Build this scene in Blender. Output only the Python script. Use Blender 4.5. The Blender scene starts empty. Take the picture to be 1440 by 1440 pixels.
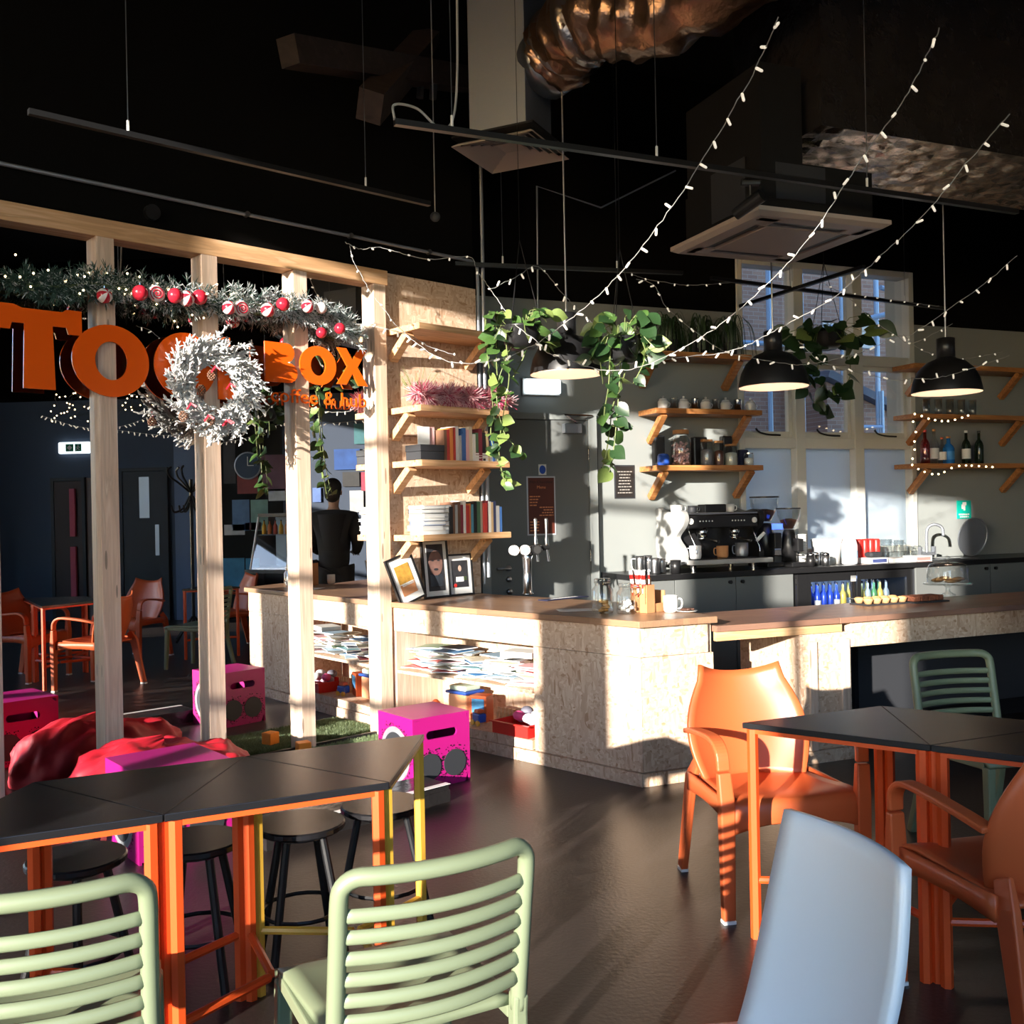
import bpy, bmesh, math, random
from mathutils import Vector, Matrix
random.seed(7)
SC = bpy.context.scene
COL = SC.collection
PI = math.pi

# ------------------------------------------------------------------ camera, sky, sun, exposure
EYE = 1.48            # camera height in metres
FOC = 1400.0          # focal length in pixels of the 1440 frame
ROLL = 0.02           # tangent of the camera roll
cam_d = bpy.data.cameras.new('camera')
cam_d.sensor_width = 36.0
cam_d.lens = 36.0 * FOC / 1440.0
cam_d.clip_start = 0.05
cam_d.clip_end = 200
cam = bpy.data.objects.new('camera', cam_d)
COL.objects.link(cam)
cam.matrix_world = Matrix.Translation((0, 0, EYE)) @ Matrix.Rotation(PI / 2, 4, 'X') @ Matrix.Rotation(-math.atan(ROLL), 4, 'Z')
SC.camera = cam

world = bpy.data.worlds.new('sky')
SC.world = world
world.use_nodes = True
bg = world.node_tree.nodes['Background']
sky = world.node_tree.nodes.new('ShaderNodeTexSky')
sky.sky_type = 'NISHITA'; sky.sun_disc = False
sky.sun_elevation = math.radians(11.8); sky.sun_rotation = math.radians(180 + 29)
sky.air_density = 1.0; sky.dust_density = 0.35; sky.ozone_density = 3.2
world.node_tree.links.new(sky.outputs[0], bg.inputs[0])
bg.inputs[1].default_value = 0.52

SUN_AZ, SUN_EL = math.radians(29), math.radians(11.8)
sun_dir = Vector((math.sin(SUN_AZ) * math.cos(SUN_EL), math.cos(SUN_AZ) * math.cos(SUN_EL), -math.sin(SUN_EL)))
sun_d = bpy.data.lights.new('sun', 'SUN')
sun_d.energy = 10.0
sun_d.angle = math.radians(0.6)
sun_d.color = (1.0, 0.92, 0.82)
sun = bpy.data.objects.new('sun', sun_d)
COL.objects.link(sun)
sun.location = (-8, -8, 6)
sun.rotation_euler = sun_dir.to_track_quat('-Z', 'Y').to_euler()

SC.view_settings.view_transform = 'Standard'
SC.view_settings.look = 'None'
SC.view_settings.exposure = 0.75
SC.view_settings.gamma = 1.0
SC.view_settings.use_curve_mapping = False
SC.cycles.caustics_reflective = False
SC.cycles.caustics_refractive = False
SC.cycles.max_bounces = 8
SC.cycles.transparent_max_bounces = 16
SC.cycles.sample_clamp_indirect = 6.0

# ------------------------------------------------------------------ measuring: photo pixels -> places in the room
def ray(x, y):
    xx = x - ROLL * (y - 720); yy = y + ROLL * (x - 720)
    return Vector(((xx - 720) / FOC, 1.0, (720 - yy) / FOC))
def at_z(x, y, z):
    r = ray(x, y); t = (z - EYE) / r.z
    return Vector((r.x * t, t, z))
def at_y(x, y, Y):
    r = ray(x, y)
    return Vector((r.x * Y, Y, EYE + r.z * Y))
def on_plane(x, y, p0, n):
    r = ray(x, y); t = (p0[0] * n[0] + p0[1] * n[1]) / (r.x * n[0] + r.y * n[1])
    return Vector((r.x * t, t, EYE + r.z * t))
# mirrored wall: runs along MP, faces MN;   bar wall: runs along WE, faces WN
MA = math.radians(43); MP = (math.cos(MA), math.sin(MA)); MN = (MP[1], -MP[0]); ME = (-.86, 6.80)
WA = math.radians(22); WE = (math.cos(WA), math.sin(WA)); WN = (WE[1], -WE[0])
CC = at_z(904, 1107, 0)                       # outer corner of the counter
W0 = (CC.x - WN[0] * 2.95, CC.y - WN[1] * 2.95)
def on_mirror(x, y, off=0): return on_plane(x, y, (ME[0] + MN[0] * off, ME[1] + MN[1] * off), MN)
def on_wall(x, y, off=0): return on_plane(x, y, (W0[0] + WN[0] * off, W0[1] + WN[1] * off), WN)
def mpt(t, off, z=0): return Vector((ME[0] - MP[0] * t + MN[0] * off, ME[1] - MP[1] * t + MN[1] * off, z))
def wpt(u, off, z=0): return Vector((W0[0] + WE[0] * u + WN[0] * off, W0[1] + WE[1] * u + WN[1] * off, z))
def wall_u(x, y=600, off=0):
    q = on_wall(x, y, off)
    return (q.x - W0[0]) * WE[0] + (q.y - W0[1]) * WE[1]
def seen_in_mirror(x, y, s):                   # the real place that shows in the mirror at a pixel, s metres past the glass
    q = on_mirror(x, y); r = ray(x, y); d = r.x * MN[0] + r.y * MN[1]
    rr = Vector((r.x - 2 * d * MN[0], r.y - 2 * d * MN[1], r.z))
    return q + rr * s
def seen_on_right_wall(x, y, X):
    q = on_mirror(x, y); r = ray(x, y); d = r.x * MN[0] + r.y * MN[1]
    rr = Vector((r.x - 2 * d * MN[0], r.y - 2 * d * MN[1], r.z))
    return q + rr * ((X - q.x) / rr.x)
# ------------------------------------------------------------------ helpers
class MB:
    def __init__(s): s.v = []; s.f = []; s.m = []
    def add(s, vs, fs, m=0, T=None):
        b = len(s.v)
        for v in vs:
            v = Vector(v)
            s.v.append(T @ v if T is not None else v)
        for f in fs:
            s.f.append([i + b for i in f]); s.m.append(m)
        return s
    def box(s, x0, x1, y0, y1, z0, z1, m=0, T=None):
        return s.add([(x0, y0, z0), (x1, y0, z0), (x1, y1, z0), (x0, y1, z0), (x0, y0, z1), (x1, y0, z1), (x1, y1, z1), (x0, y1, z1)],
                     [(3, 2, 1, 0), (4, 5, 6, 7), (0, 1, 5, 4), (1, 2, 6, 5), (2, 3, 7, 6), (3, 0, 4, 7)], m, T)
    def cube(s, c, d, m=0, T=None):
        return s.box(c[0] - d[0] / 2, c[0] + d[0] / 2, c[1] - d[1] / 2, c[1] + d[1] / 2, c[2] - d[2] / 2, c[2] + d[2] / 2, m, T)
    def prism(s, poly, z0, z1, m=0, T=None):
        n = len(poly)
        a = sum(poly[i][0] * poly[(i + 1) % n][1] - poly[(i + 1) % n][0] * poly[i][1] for i in range(n))
        if a < 0: poly = poly[::-1]
        vs = [(p[0], p[1], z0) for p in poly] + [(p[0], p[1], z1) for p in poly]
        fs = [list(range(n))[::-1], list(range(n, 2 * n))] + [(i, (i + 1) % n, n + (i + 1) % n, n + i) for i in range(n)]
        return s.add(vs, fs, m, T)
    def rings(s, rs, m=0, T=None, cap=True, close=False):
        n = len(rs[0]); vs = [p for r in rs for p in r]; fs = []
        k = len(rs)
        for i in range(k if close else k - 1):
            j = (i + 1) % k
            for q in range(n):
                fs.append((i * n + q, i * n + (q + 1) % n, j * n + (q + 1) % n, j * n + q))
        if cap and not close:
            fs.append(list(range(n))[::-1]); fs.append([(k - 1) * n + q for q in range(n)])
        return s.add(vs, fs, m, T)
    def tube(s, pts, r, n=8, m=0, T=None, cap=True, close=False):
        pts = [Vector(p) for p in pts]; k = len(pts); rs = []
        rad = r if isinstance(r, (list, tuple)) else [r] * k
        up = None
        for i in range(k):
            if close: d = pts[(i + 1) % k] - pts[i - 1]
            else: d = pts[min(i + 1, k - 1)] - pts[max(i - 1, 0)]
            if d.length < 1e-9: d = Vector((0, 0, 1))
            d.normalize()
            if up is None:
                up = d.orthogonal().normalized()
            up = (up - d * up.dot(d))
            up = up.normalized() if up.length > 1e-6 else d.orthogonal().normalized()
            w = d.cross(up)
            rs.append([pts[i] + (up * math.cos(2 * PI * q / n) + w * math.sin(2 * PI * q / n)) * rad[i] for q in range(n)])
        return s.rings(rs, m, T, cap, close)
    def cyl(s, a, b, r, r2=None, n=14, m=0, T=None): return s.tube([a, b], [r, r if r2 is None else r2], n, m, T)
    def sweep(s, pts, side, w, t, m=0, T=None):
        pts = [Vector(p) for p in pts]; k = len(pts); rs = []
        W = w if isinstance(w, (list, tuple)) else [w] * k
        TH = t if isinstance(t, (list, tuple)) else [t] * k
        side = Vector(side).normalized()
        for i in range(k):
            d = (pts[min(i + 1, k - 1)] - pts[max(i - 1, 0)]).normalized()
            sd = (side - d * side.dot(d)).normalized(); nn = d.cross(sd)
            rs.append([pts[i] + sd * (a * W[i] / 2) + nn * (b * TH[i] / 2) for a, b in ((-1, -1), (1, -1), (1, 1), (-1, 1))])
        return s.rings(rs, m, T)
    def lathe(s, prof, n=20, c=(0, 0, 0), m=0, T=None, cap=True):
        rs = [[(c[0] + r * math.cos(2 * PI * q / n), c[1] + r * math.sin(2 * PI * q / n), c[2] + z) for q in range(n)] for r, z in prof]
        return s.rings(rs, m, T, cap)
    def ell(s, c, r, n=12, k=8, m=0, T=None):
        if not isinstance(r, (list, tuple)): r = (r, r, r)
        rs = []
        for i in range(k + 1):
            a = -PI / 2 + PI * i / k; cr = max(math.cos(a), 1e-3)
            rs.append([(c[0] + r[0] * cr * math.cos(2 * PI * q / n), c[1] + r[1] * cr * math.sin(2 * PI * q / n), c[2] + r[2] * math.sin(a)) for q in range(n)])
        return s.rings(rs, m, T)
    def grid(s, fn, nu, nv, m=0, T=None):
        vs = [fn(i / nu, j / nv) for j in range(nv + 1) for i in range(nu + 1)]
        fs = [(j * (nu + 1) + i, j * (nu + 1) + i + 1, (j + 1) * (nu + 1) + i + 1, (j + 1) * (nu + 1) + i) for j in range(nv) for i in range(nu)]
        return s.add(vs, fs, m, T)
    def mesh(s, name, mats, smooth=False):
        me = bpy.data.meshes.new(name)
        me.from_pydata([tuple(v) for v in s.v], [], s.f)
        if not isinstance(mats, (list, tuple)): mats = [mats]
        for x in mats: me.materials.append(x)
        if len(mats) > 1: me.polygons.foreach_set('material_index', s.m)
        if smooth: me.polygons.foreach_set('use_smooth', [True] * len(me.polygons))
        me.update()
        return me
    def build(s, name, mats, parent=None, smooth=False, bevel=0, solid=0, sub=0, world=False, loc=None, rz=0):
        if world and parent is not None:
            inv = LOCAL[parent.name]; s.v = [inv @ v for v in s.v]
        me = s.mesh(name, mats, smooth)
        o = bpy.data.objects.new(name, me); COL.objects.link(o)
        if parent is not None: o.parent = parent
        if loc is not None: o.location = loc
        if rz: o.rotation_euler = (0, 0, rz)
        if smooth == 'edge': pass
        if solid:
            q = o.modifiers.new('solid', 'SOLIDIFY'); q.thickness = solid; q.offset = 0
        if bevel:
            q = o.modifiers.new('bevel', 'BEVEL'); q.width = bevel; q.segments = 2; q.limit_method = 'ANGLE'
        if sub:
            q = o.modifiers.new('sub', 'SUBSURF'); q.levels = sub; q.render_levels = sub
        return o
LOCAL = {}
def tag(o, label, cat, group=None, kind=None):
    o['label'] = label; o['category'] = cat
    if group: o['group'] = group
    if kind: o['kind'] = kind
    return o
def thing(name, label, cat, loc=(0, 0, 0), rz=0, group=None):
    o = bpy.data.objects.new(name, None); COL.objects.link(o)
    o.empty_display_size = .05
    o.location = loc; o.rotation_euler = (0, 0, rz)
    tag(o, label, cat, group)
    LOCAL[o.name] = (Matrix.Translation(Vector(loc)) @ Matrix.Rotation(rz, 4, 'Z')).inverted()
    return o
def struct(o, label=None):
    o['kind'] = 'structure'
    if label: o['label'] = label
    return o
def dup(root, loc, rz, label, group=None):
    r = root.copy(); COL.objects.link(r); r.location = loc; r.rotation_euler = (0, 0, rz); r['label'] = label
    if group: r['group'] = group
    for ch in list(root.children):
        c = ch.copy(); COL.objects.link(c); c.parent = r
        for g in list(ch.children):
            d = g.copy(); COL.objects.link(d); d.parent = c
    return r
def inst(name, me, parent, M):                 # a part that shares mesh data
    o = bpy.data.objects.new(name, me); COL.objects.link(o); o.parent = parent
    o.matrix_local = M
    return o
def TR(x, y, z, rz=0): return Matrix.Translation((x, y, z)) @ Matrix.Rotation(rz, 4, 'Z')
def frame_m(o, x, z):                          # matrix from origin, x axis and z axis
    x = Vector(x).normalized(); z = Vector(z); z = (z - x * z.dot(x)).normalized(); y = z.cross(x)
    return Matrix(((x.x, y.x, z.x, o[0]), (x.y, y.y, z.y, o[1]), (x.z, y.z, z.z, o[2]), (0, 0, 0, 1)))
def spline(pts, k=8):
    pts = [Vector(p) for p in pts]; out = []
    P = [pts[0] * 2 - pts[1]] + pts + [pts[-1] * 2 - pts[-2]]
    for i in range(1, len(P) - 2):
        for j in range(k):
            t = j / k; a, b, c, d = P[i - 1:i + 3]
            out.append(.5 * ((2 * b) + (c - a) * t + (2 * a - 5 * b + 4 * c - d) * t * t + (3 * b - a - 3 * c + d) * t ** 3))
    out.append(pts[-1])
    return out
ORD = ['first', 'second', 'third', 'fourth', 'fifth', 'sixth', 'seventh', 'eighth', 'ninth', 'tenth', 'eleventh', 'twelfth', 'thirteenth', 'fourteenth', 'fifteenth', 'sixteenth', 'seventeenth', 'eighteenth', 'nineteenth', 'twentieth', 'twenty-first', 'twenty-second', 'twenty-third', 'twenty-fourth', 'twenty-fifth', 'twenty-sixth', 'twenty-seventh', 'twenty-eighth', 'twenty-ninth', 'thirtieth']

# ------------------------------------------------------------------ materials
def nodes(name):
    m = bpy.data.materials.new(name); m.use_nodes = True
    nt = m.node_tree; return m, nt, nt.nodes['Principled BSDF']
def mat(name, col, rough=.5, metal=0., spec=.5, emit=None, es=0., bump=None, var=None, coat=0.):
    m, nt, b = nodes(name)
    b.inputs['Base Color'].default_value = (*col, 1); b.inputs['Roughness'].default_value = rough
    b.inputs['Metallic'].default_value = metal; b.inputs['Specular IOR Level'].default_value = spec
    if coat: b.inputs['Coat Weight'].default_value = coat
    if emit:
        b.inputs['Emission Color'].default_value = (*emit, 1); b.inputs['Emission Strength'].default_value = es
    if bump or var:
        tc = nt.nodes.new('ShaderNodeTexCoord')
    if var:
        nz = nt.nodes.new('ShaderNodeTexNoise'); nz.inputs['Scale'].default_value = var[0]; nz.inputs['Detail'].default_value = 5
        nt.links.new(tc.outputs['Object'], nz.inputs['Vector'])
        mx = nt.nodes.new('ShaderNodeMix'); mx.data_type = 'RGBA'
        mx.inputs[6].default_value = (*[c * (1 - var[1]) for c in col], 1); mx.inputs[7].default_value = (*[min(1, c * (1 + var[1])) for c in col], 1)
        nt.links.new(nz.outputs['Fac'], mx.inputs[0]); nt.links.new(mx.outputs[2], b.inputs['Base Color'])
    if bump:
        nz = nt.nodes.new('ShaderNodeTexNoise'); nz.inputs['Scale'].default_value = bump[0]; nz.inputs['Detail'].default_value = 4
        nt.links.new(tc.outputs['Object'], nz.inputs['Vector'])
        bp = nt.nodes.new('ShaderNodeBump'); bp.inputs['Strength'].default_value = bump[1]; bp.inputs['Distance'].default_value = .01
        nt.links.new(nz.outputs['Fac'], bp.inputs['Height']); nt.links.new(bp.outputs['Normal'], b.inputs['Normal'])
    return m
def ramp(nt, stops):
    r = nt.nodes.new('ShaderNodeValToRGB'); el = r.color_ramp.elements
    while len(el) < len(stops): el.new(.5)
    for e, (p, c) in zip(el, stops): e.position = p; e.color = (*c, 1)
    return r
def osb(name, tone=1.0):
    m, nt, b = nodes(name); L = nt.links
    tc = nt.nodes.new('ShaderNodeTexCoord')
    nz = nt.nodes.new('ShaderNodeTexNoise'); nz.inputs['Scale'].default_value = 9; nz.inputs['Detail'].default_value = 3
    L.new(tc.outputs['Object'], nz.inputs['Vector'])
    outs = []
    for i, (rot, sc) in enumerate((((.5, .4, .3), (13, 66, 70)), ((1.9, .9, 1.2), (68, 14, 64)), ((.2, 1.6, 2.4), (64, 70, 15)))):
        mp = nt.nodes.new('ShaderNodeMapping'); mp.inputs['Rotation'].default_value = rot; mp.inputs['Scale'].default_value = sc
        ad = nt.nodes.new('ShaderNodeMix'); ad.data_type = 'RGBA'; ad.blend_type = 'ADD'; ad.inputs[0].default_value = .025
        L.new(tc.outputs['Object'], ad.inputs[6]); L.new(nz.outputs['Color'], ad.inputs[7]); L.new(ad.outputs[2], mp.inputs['Vector'])
        vo = nt.nodes.new('ShaderNodeTexVoronoi'); vo.inputs['Scale'].default_value = 1.0
        L.new(mp.outputs[0], vo.inputs['Vector'])
        outs.append(vo.outputs['Color'])
    v2 = nt.nodes.new('ShaderNodeTexVoronoi'); v2.inputs['Scale'].default_value = 24
    L.new(tc.outputs['Object'], v2.inputs['Vector'])
    s2 = nt.nodes.new('ShaderNodeSeparateColor'); L.new(v2.outputs['Color'], s2.inputs[0])
    m1 = nt.nodes.new('ShaderNodeMix'); m1.data_type = 'RGBA'; m2 = nt.nodes.new('ShaderNodeMix'); m2.data_type = 'RGBA'
    g1 = nt.nodes.new('ShaderNodeMath'); g1.operation = 'GREATER_THAN'; g1.inputs[1].default_value = .5; L.new(s2.outputs[0], g1.inputs[0])
    g2 = nt.nodes.new('ShaderNodeMath'); g2.operation = 'GREATER_THAN'; g2.inputs[1].default_value = .6; L.new(s2.outputs[1], g2.inputs[0])
    L.new(g1.outputs[0], m1.inputs[0]); L.new(outs[0], m1.inputs[6]); L.new(outs[1], m1.inputs[7])
    L.new(g2.outputs[0], m2.inputs[0]); L.new(m1.outputs[2], m2.inputs[6]); L.new(outs[2], m2.inputs[7])
    sp = nt.nodes.new('ShaderNodeSeparateColor'); L.new(m2.outputs[2], sp.inputs[0])
    c = lambda r, g, bl: (r * tone, g * tone, bl * tone)
    rp = ramp(nt, [(0, c(.44, .26, .15)), (.06, c(.54, .36, .24)), (.3, c(.62, .44, .31)), (.75, c(.68, .51, .37)), (1, c(.76, .61, .47))])
    L.new(sp.outputs[0], rp.inputs[0]); L.new(rp.outputs[0], b.inputs['Base Color'])
    b.inputs['Roughness'].default_value = .55
    bp = nt.nodes.new('ShaderNodeBump'); bp.inputs['Strength'].default_value = .25; bp.inputs['Distance'].default_value = .004
    L.new(sp.outputs[1], bp.inputs['Height']); L.new(bp.outputs[0], b.inputs['Normal'])
    return m
def wood(name, c1, c2, sc=(2, 25, 25), rough=.5, knots=True):
    m, nt, b = nodes(name); L = nt.links
    tc = nt.nodes.new('ShaderNodeTexCoord'); mp = nt.nodes.new('ShaderNodeMapping'); mp.inputs['Scale'].default_value = sc
    L.new(tc.outputs['Object'], mp.inputs['Vector'])
    nz = nt.nodes.new('ShaderNodeTexNoise'); nz.inputs['Scale'].default_value = 1.3; nz.inputs['Detail'].default_value = 6; nz.inputs['Distortion'].default_value = 1.2
    L.new(mp.outputs[0], nz.inputs['Vector'])
    rp = ramp(nt, [(.3, c1), (.5, c2), (.62, [a * .85 for a in c2]), (.75, c1)])
    L.new(nz.outputs['Fac'], rp.inputs[0])
    out = rp.outputs[0]
    if knots:
        mp2 = nt.nodes.new('ShaderNodeMapping'); mp2.inputs['Scale'].default_value = [max(1.2, .35 * q) for q in sc]
        L.new(tc.outputs['Object'], mp2.inputs['Vector'])
        vo = nt.nodes.new('ShaderNodeTexVoronoi'); vo.inputs['Scale'].default_value = 1.6
        L.new(mp2.outputs[0], vo.inputs['Vector'])
        lt = nt.nodes.new('ShaderNodeMath'); lt.operation = 'LESS_THAN'; lt.inputs[1].default_value = .11; L.new(vo.outputs['Distance'], lt.inputs[0])
        mx = nt.nodes.new('ShaderNodeMix'); mx.data_type = 'RGBA'; mx.inputs[7].default_value = (*[a * .45 for a in c2], 1)
        L.new(lt.outputs[0], mx.inputs[0]); L.new(out, mx.inputs[6]); out = mx.outputs[2]
    L.new(out, b.inputs['Base Color']); b.inputs['Roughness'].default_value = rough
    return m
def block(name, c1, c2, c3, rough=.35):          # butcher-block worktop: staves along local x
    m, nt, b = nodes(name); L = nt.links
    tc = nt.nodes.new('ShaderNodeTexCoord')
    br = nt.nodes.new('ShaderNodeTexBrick'); br.inputs['Scale'].default_value = 1; br.inputs['Brick Width'].default_value = .45; br.inputs['Row Height'].default_value = .042
    br.inputs['Mortar Size'].default_value = .0006; br.inputs['Color1'].default_value = (*c1, 1); br.inputs['Color2'].default_value = (*c2, 1); br.inputs['Mortar'].default_value = (*c3, 1)
    br.inputs['Bias'].default_value = 0
    L.new(tc.outputs['Object'], br.inputs['Vector'])
    mp = nt.nodes.new('ShaderNodeMapping'); mp.inputs['Scale'].default_value = (4, 60, 60); L.new(tc.outputs['Object'], mp.inputs['Vector'])
    nz = nt.nodes.new('ShaderNodeTexNoise'); nz.inputs['Scale'].default_value = 1.5; nz.inputs['Detail'].default_value = 4; L.new(mp.outputs[0], nz.inputs['Vector'])
    mx = nt.nodes.new('ShaderNodeMix'); mx.data_type = 'RGBA'; mx.blend_type = 'MULTIPLY'; mx.inputs[0].default_value = .45
    L.new(br.outputs['Color'], mx.inputs[6]); L.new(nz.outputs['Fac'], mx.inputs[7])
    br2 = nt.nodes.new('ShaderNodeBrightContrast'); br2.inputs['Bright'].default_value = .03; L.new(mx.outputs[2], br2.inputs[0])
    L.new(br2.outputs[0], b.inputs['Base Color']); b.inputs['Roughness'].default_value = rough
    return m
def clear(name, tint=(.96, .98, .98), gl=.08, rough=.02, k=.5):       # thin glass: mostly see-through, with a gloss
    m = bpy.data.materials.new(name); m.use_nodes = True; nt = m.node_tree; nt.nodes.clear(); L = nt.links
    o = nt.nodes.new('ShaderNodeOutputMaterial'); t = nt.nodes.new('ShaderNodeBsdfTransparent'); g = nt.nodes.new('ShaderNodeBsdfGlossy')
    t.inputs[0].default_value = (*tint, 1); g.inputs['Roughness'].default_value = rough
    lw = nt.nodes.new('ShaderNodeLayerWeight'); lw.inputs['Blend'].default_value = .35
    ma = nt.nodes.new('ShaderNodeMath'); ma.operation = 'MULTIPLY_ADD'; ma.inputs[1].default_value = k; ma.inputs[2].default_value = gl; ma.use_clamp = True
    L.new(lw.outputs['Facing'], ma.inputs[0])
    mx = nt.nodes.new('ShaderNodeMixShader'); L.new(ma.outputs[0], mx.inputs[0]); L.new(t.outputs[0], mx.inputs[1]); L.new(g.outputs[0], mx.inputs[2]); L.new(mx.outputs[0], o.inputs[0])
    return m
def frosted(name, col):
    m = bpy.data.materials.new(name); m.use_nodes = True; nt = m.node_tree; nt.nodes.clear(); L = nt.links
    o = nt.nodes.new('ShaderNodeOutputMaterial'); a = nt.nodes.new('ShaderNodeBsdfTranslucent'); d = nt.nodes.new('ShaderNodeBsdfDiffuse')
    a.inputs[0].default_value = (*col, 1); d.inputs[0].default_value = (*[c * .8 for c in col], 1)
    mx = nt.nodes.new('ShaderNodeMixShader'); mx.inputs[0].default_value = .3
    L.new(a.outputs[0], mx.inputs[1]); L.new(d.outputs[0], mx.inputs[2]); L.new(mx.outputs[0], o.inputs[0])
    return m
def brick_mat(name):
    m, nt, b = nodes(name); L = nt.links
    tc = nt.nodes.new('ShaderNodeTexCoord'); br = nt.nodes.new('ShaderNodeTexBrick'); br.inputs['Scale'].default_value = 1
    br.inputs['Brick Width'].default_value = .23; br.inputs['Row Height'].default_value = .078; br.inputs['Mortar Size'].default_value = .006
    br.inputs['Color1'].default_value = (.36, .22, .17, 1); br.inputs['Color2'].default_value = (.26, .15, .12, 1); br.inputs['Mortar'].default_value = (.36, .3, .26, 1)
    sw = nt.nodes.new('ShaderNodeMapping'); sw.inputs['Rotation'].default_value = (PI / 2, 0, 0)
    L.new(tc.outputs['Object'], sw.inputs[0]); L.new(sw.outputs[0], br.inputs['Vector']); L.new(br.outputs['Color'], b.inputs['Base Color'])
    b.inputs['Roughness'].default_value = .9
    return m
MT = {}
MT['osb'] = osb('osb_board'); 
MT['pine'] = wood('pine_post', (.82, .66, .53), (.7, .51, .38), (25, 25, 1.4))
MT['pine_x'] = wood('pine_board', (.76, .5, .3), (.62, .36, .18), (1.6, 22, 22))
MT['pine_dk'] = wood('pine_varnished', (.55, .26, .09), (.4, .16, .05), (1.6, 22, 22), .4)
MT['block'] = block('oak_block', (.4, .22, .11), (.29, .15, .075), (.2, .1, .05))
MT['block_rd'] = block('oak_block_reddish', (.33, .165, .1), (.24, .115, .07), (.15, .07, .04))
MT['floor'] = mat('vinyl_floor', (.024, .018, .016), .34, bump=(60, .12), var=(3, .35))
MT['black_wall'] = mat('black_paint', (.004, .0037, .0036), .9, var=(2, .2), spec=.08)
MT['grey_wall'] = mat('grey_paint', (.25, .27, .265), .6, var=(1.5, .05))
MT['door_grey'] = mat('door_grey_paint', (.15, .16, .157), .45)
MT['dark_blue_wall'] = mat('slate_wall_paint', (.05, .07, .11), .7)
MT['white_wall'] = mat('white_wall_paint', (.6, .6, .6), .8)
MT['black'] = mat('black_satin', (.012, .012, .013), .35)
MT['black_matte'] = mat('black_matte', (.008, .008, .0085), .7, spec=.2)
MT['rubber'] = mat('black_rubber', (.01, .01, .01), .9)
MT['laminate'] = mat('black_laminate', (.012, .0115, .013), .27, bump=(400, .03))
MT['orange'] = mat('orange_plastic', (.56, .108, .032), .38)
MT['orange_metal'] = mat('orange_steel', (.7, .085, .015), .35)
MT['yellow_metal'] = mat('yellow_steel', (.75, .42, .05), .35)
MT['green'] = mat('sage_plastic', (.19, .225, .135), .4)
MT['green_dk'] = mat('olive_plastic', (.2, .26, .12), .4)
MT['white_plastic'] = mat('white_plastic', (.85, .87, .9), .3)
MT['magenta'] = mat('magenta_paint', (.4, .008, .165), .4)
MT['charcoal'] = mat('charcoal_paint', (.025, .027, .032), .6)
MT['silver_paint'] = mat('silver_paint', (.55, .58, .62), .4, .3)
MT['steel'] = mat('steel', (.62, .63, .65), .18, 1.)
MT['steel_br'] = mat('brushed_steel', (.45, .46, .48), .35, 1.)
MT['galv'] = mat('galvanised_steel', (.4, .43, .48), .45, .8, bump=(90, .15))
MT['mirror'] = mat('mirror', (.9, .9, .9), .0, 1.)
MT['sign'] = mat('orange_acrylic', (.95, .125, .008), .15)
MT['clear'] = clear('clear_glass')
MT['street_pane'] = clear('street_window_glass', (.99, .99, .99), .0, .02, .1)
MT['pane'] = clear('window_glass', (.95, .97, .98), .02)
MT['frost'] = frosted('frosted_glass', (.82, .92, 1.0))
MT['white'] = mat('white_ceramic', (.8, .8, .78), .25)
MT['white_paint'] = mat('white_gloss_paint', (.62, .62, .58), .4)
MT['paper'] = mat('paper', (.75, .75, .73), .8)
MT['card'] = mat('brown_card', (.5, .24, .1), .8)
MT['red'] = mat('red_plastic', (.65, .025, .02), .35)
MT['red_cloth'] = mat('red_nylon', (.5, .01, .025), .55)
MT['blue'] = mat('blue_plastic', (.02, .08, .42), .4)
MT['navy'] = mat('navy_rubber', (.012, .015, .05), .7)
MT['coffee'] = mat('coffee_beans', (.07, .025, .012), .5, bump=(120, 1.))
MT['wire'] = mat('clear_wire', (.3, .3, .29), .4)
MT['bulb'] = mat('warm_led', (.85, .82, .76), .3, emit=(1, .88, .7), es=.3)
MT['warm_bulb'] = mat('golden_led', (.9, .7, .4), .3, emit=(1, .72, .38), es=5.)
MT['lamp_glow'] = mat('lamp_bulb', (1, .9, .8), .3, emit=(1, .84, .7), es=14.)
MT['cream'] = mat('cream_enamel', (.85, .68, .56), .4)
MT['exit_glow'] = mat('exit_sign_face', (.9, .95, .95), .3, emit=(.8, .93, 1), es=1.3)
MT['leaf'] = mat('pothos_leaf', (.055, .115, .028), .35, var=(14, .4))
MT['leaf_lt'] = mat('pothos_leaf_light', (.16, .22, .06), .35, var=(14, .3))
MT['leaf_dk'] = mat('pothos_leaf_dark', (.02, .05, .017), .35, var=(14, .4))
MT['stem'] = mat('vine_stem', (.16, .2, .07), .6)
MT['pine_needle'] = mat('fir_needles', (.03, .075, .055), .6)
MT['snow'] = mat('snow_tipped_needles', (.62, .66, .66), .8)
MT['snow_br'] = mat('flocked_branch', (.58, .58, .57), .9)
MT['foil'] = mat('foil_wrap', (.5, .42, .36), .28, .95, bump=(14, 1.))
MT['foil_br'] = mat('copper_foil_wrap', (.42, .26, .17), .3, .9, bump=(16, 1.), var=(7, .75))
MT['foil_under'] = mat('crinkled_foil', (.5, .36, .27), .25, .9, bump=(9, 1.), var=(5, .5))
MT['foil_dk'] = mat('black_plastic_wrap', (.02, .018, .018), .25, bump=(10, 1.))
MT['cassette'] = mat('beige_plastic', (.42, .35, .3), .5)
MT['brick'] = brick_mat('red_brick')
MT['scaffold'] = mat('blue_painted_tube', (.3, .42, .6), .4, .3)
MT['slate'] = mat('roof_slate', (.12, .13, .17), .8)
MT['render_grey'] = mat('grey_render', (.42, .44, .46), .9)
MT['paving'] = mat('paving_stone', (.5, .49, .46), .9, var=(2, .15))
MT['skin'] = mat('skin', (.4, .24, .17), .5)
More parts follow.
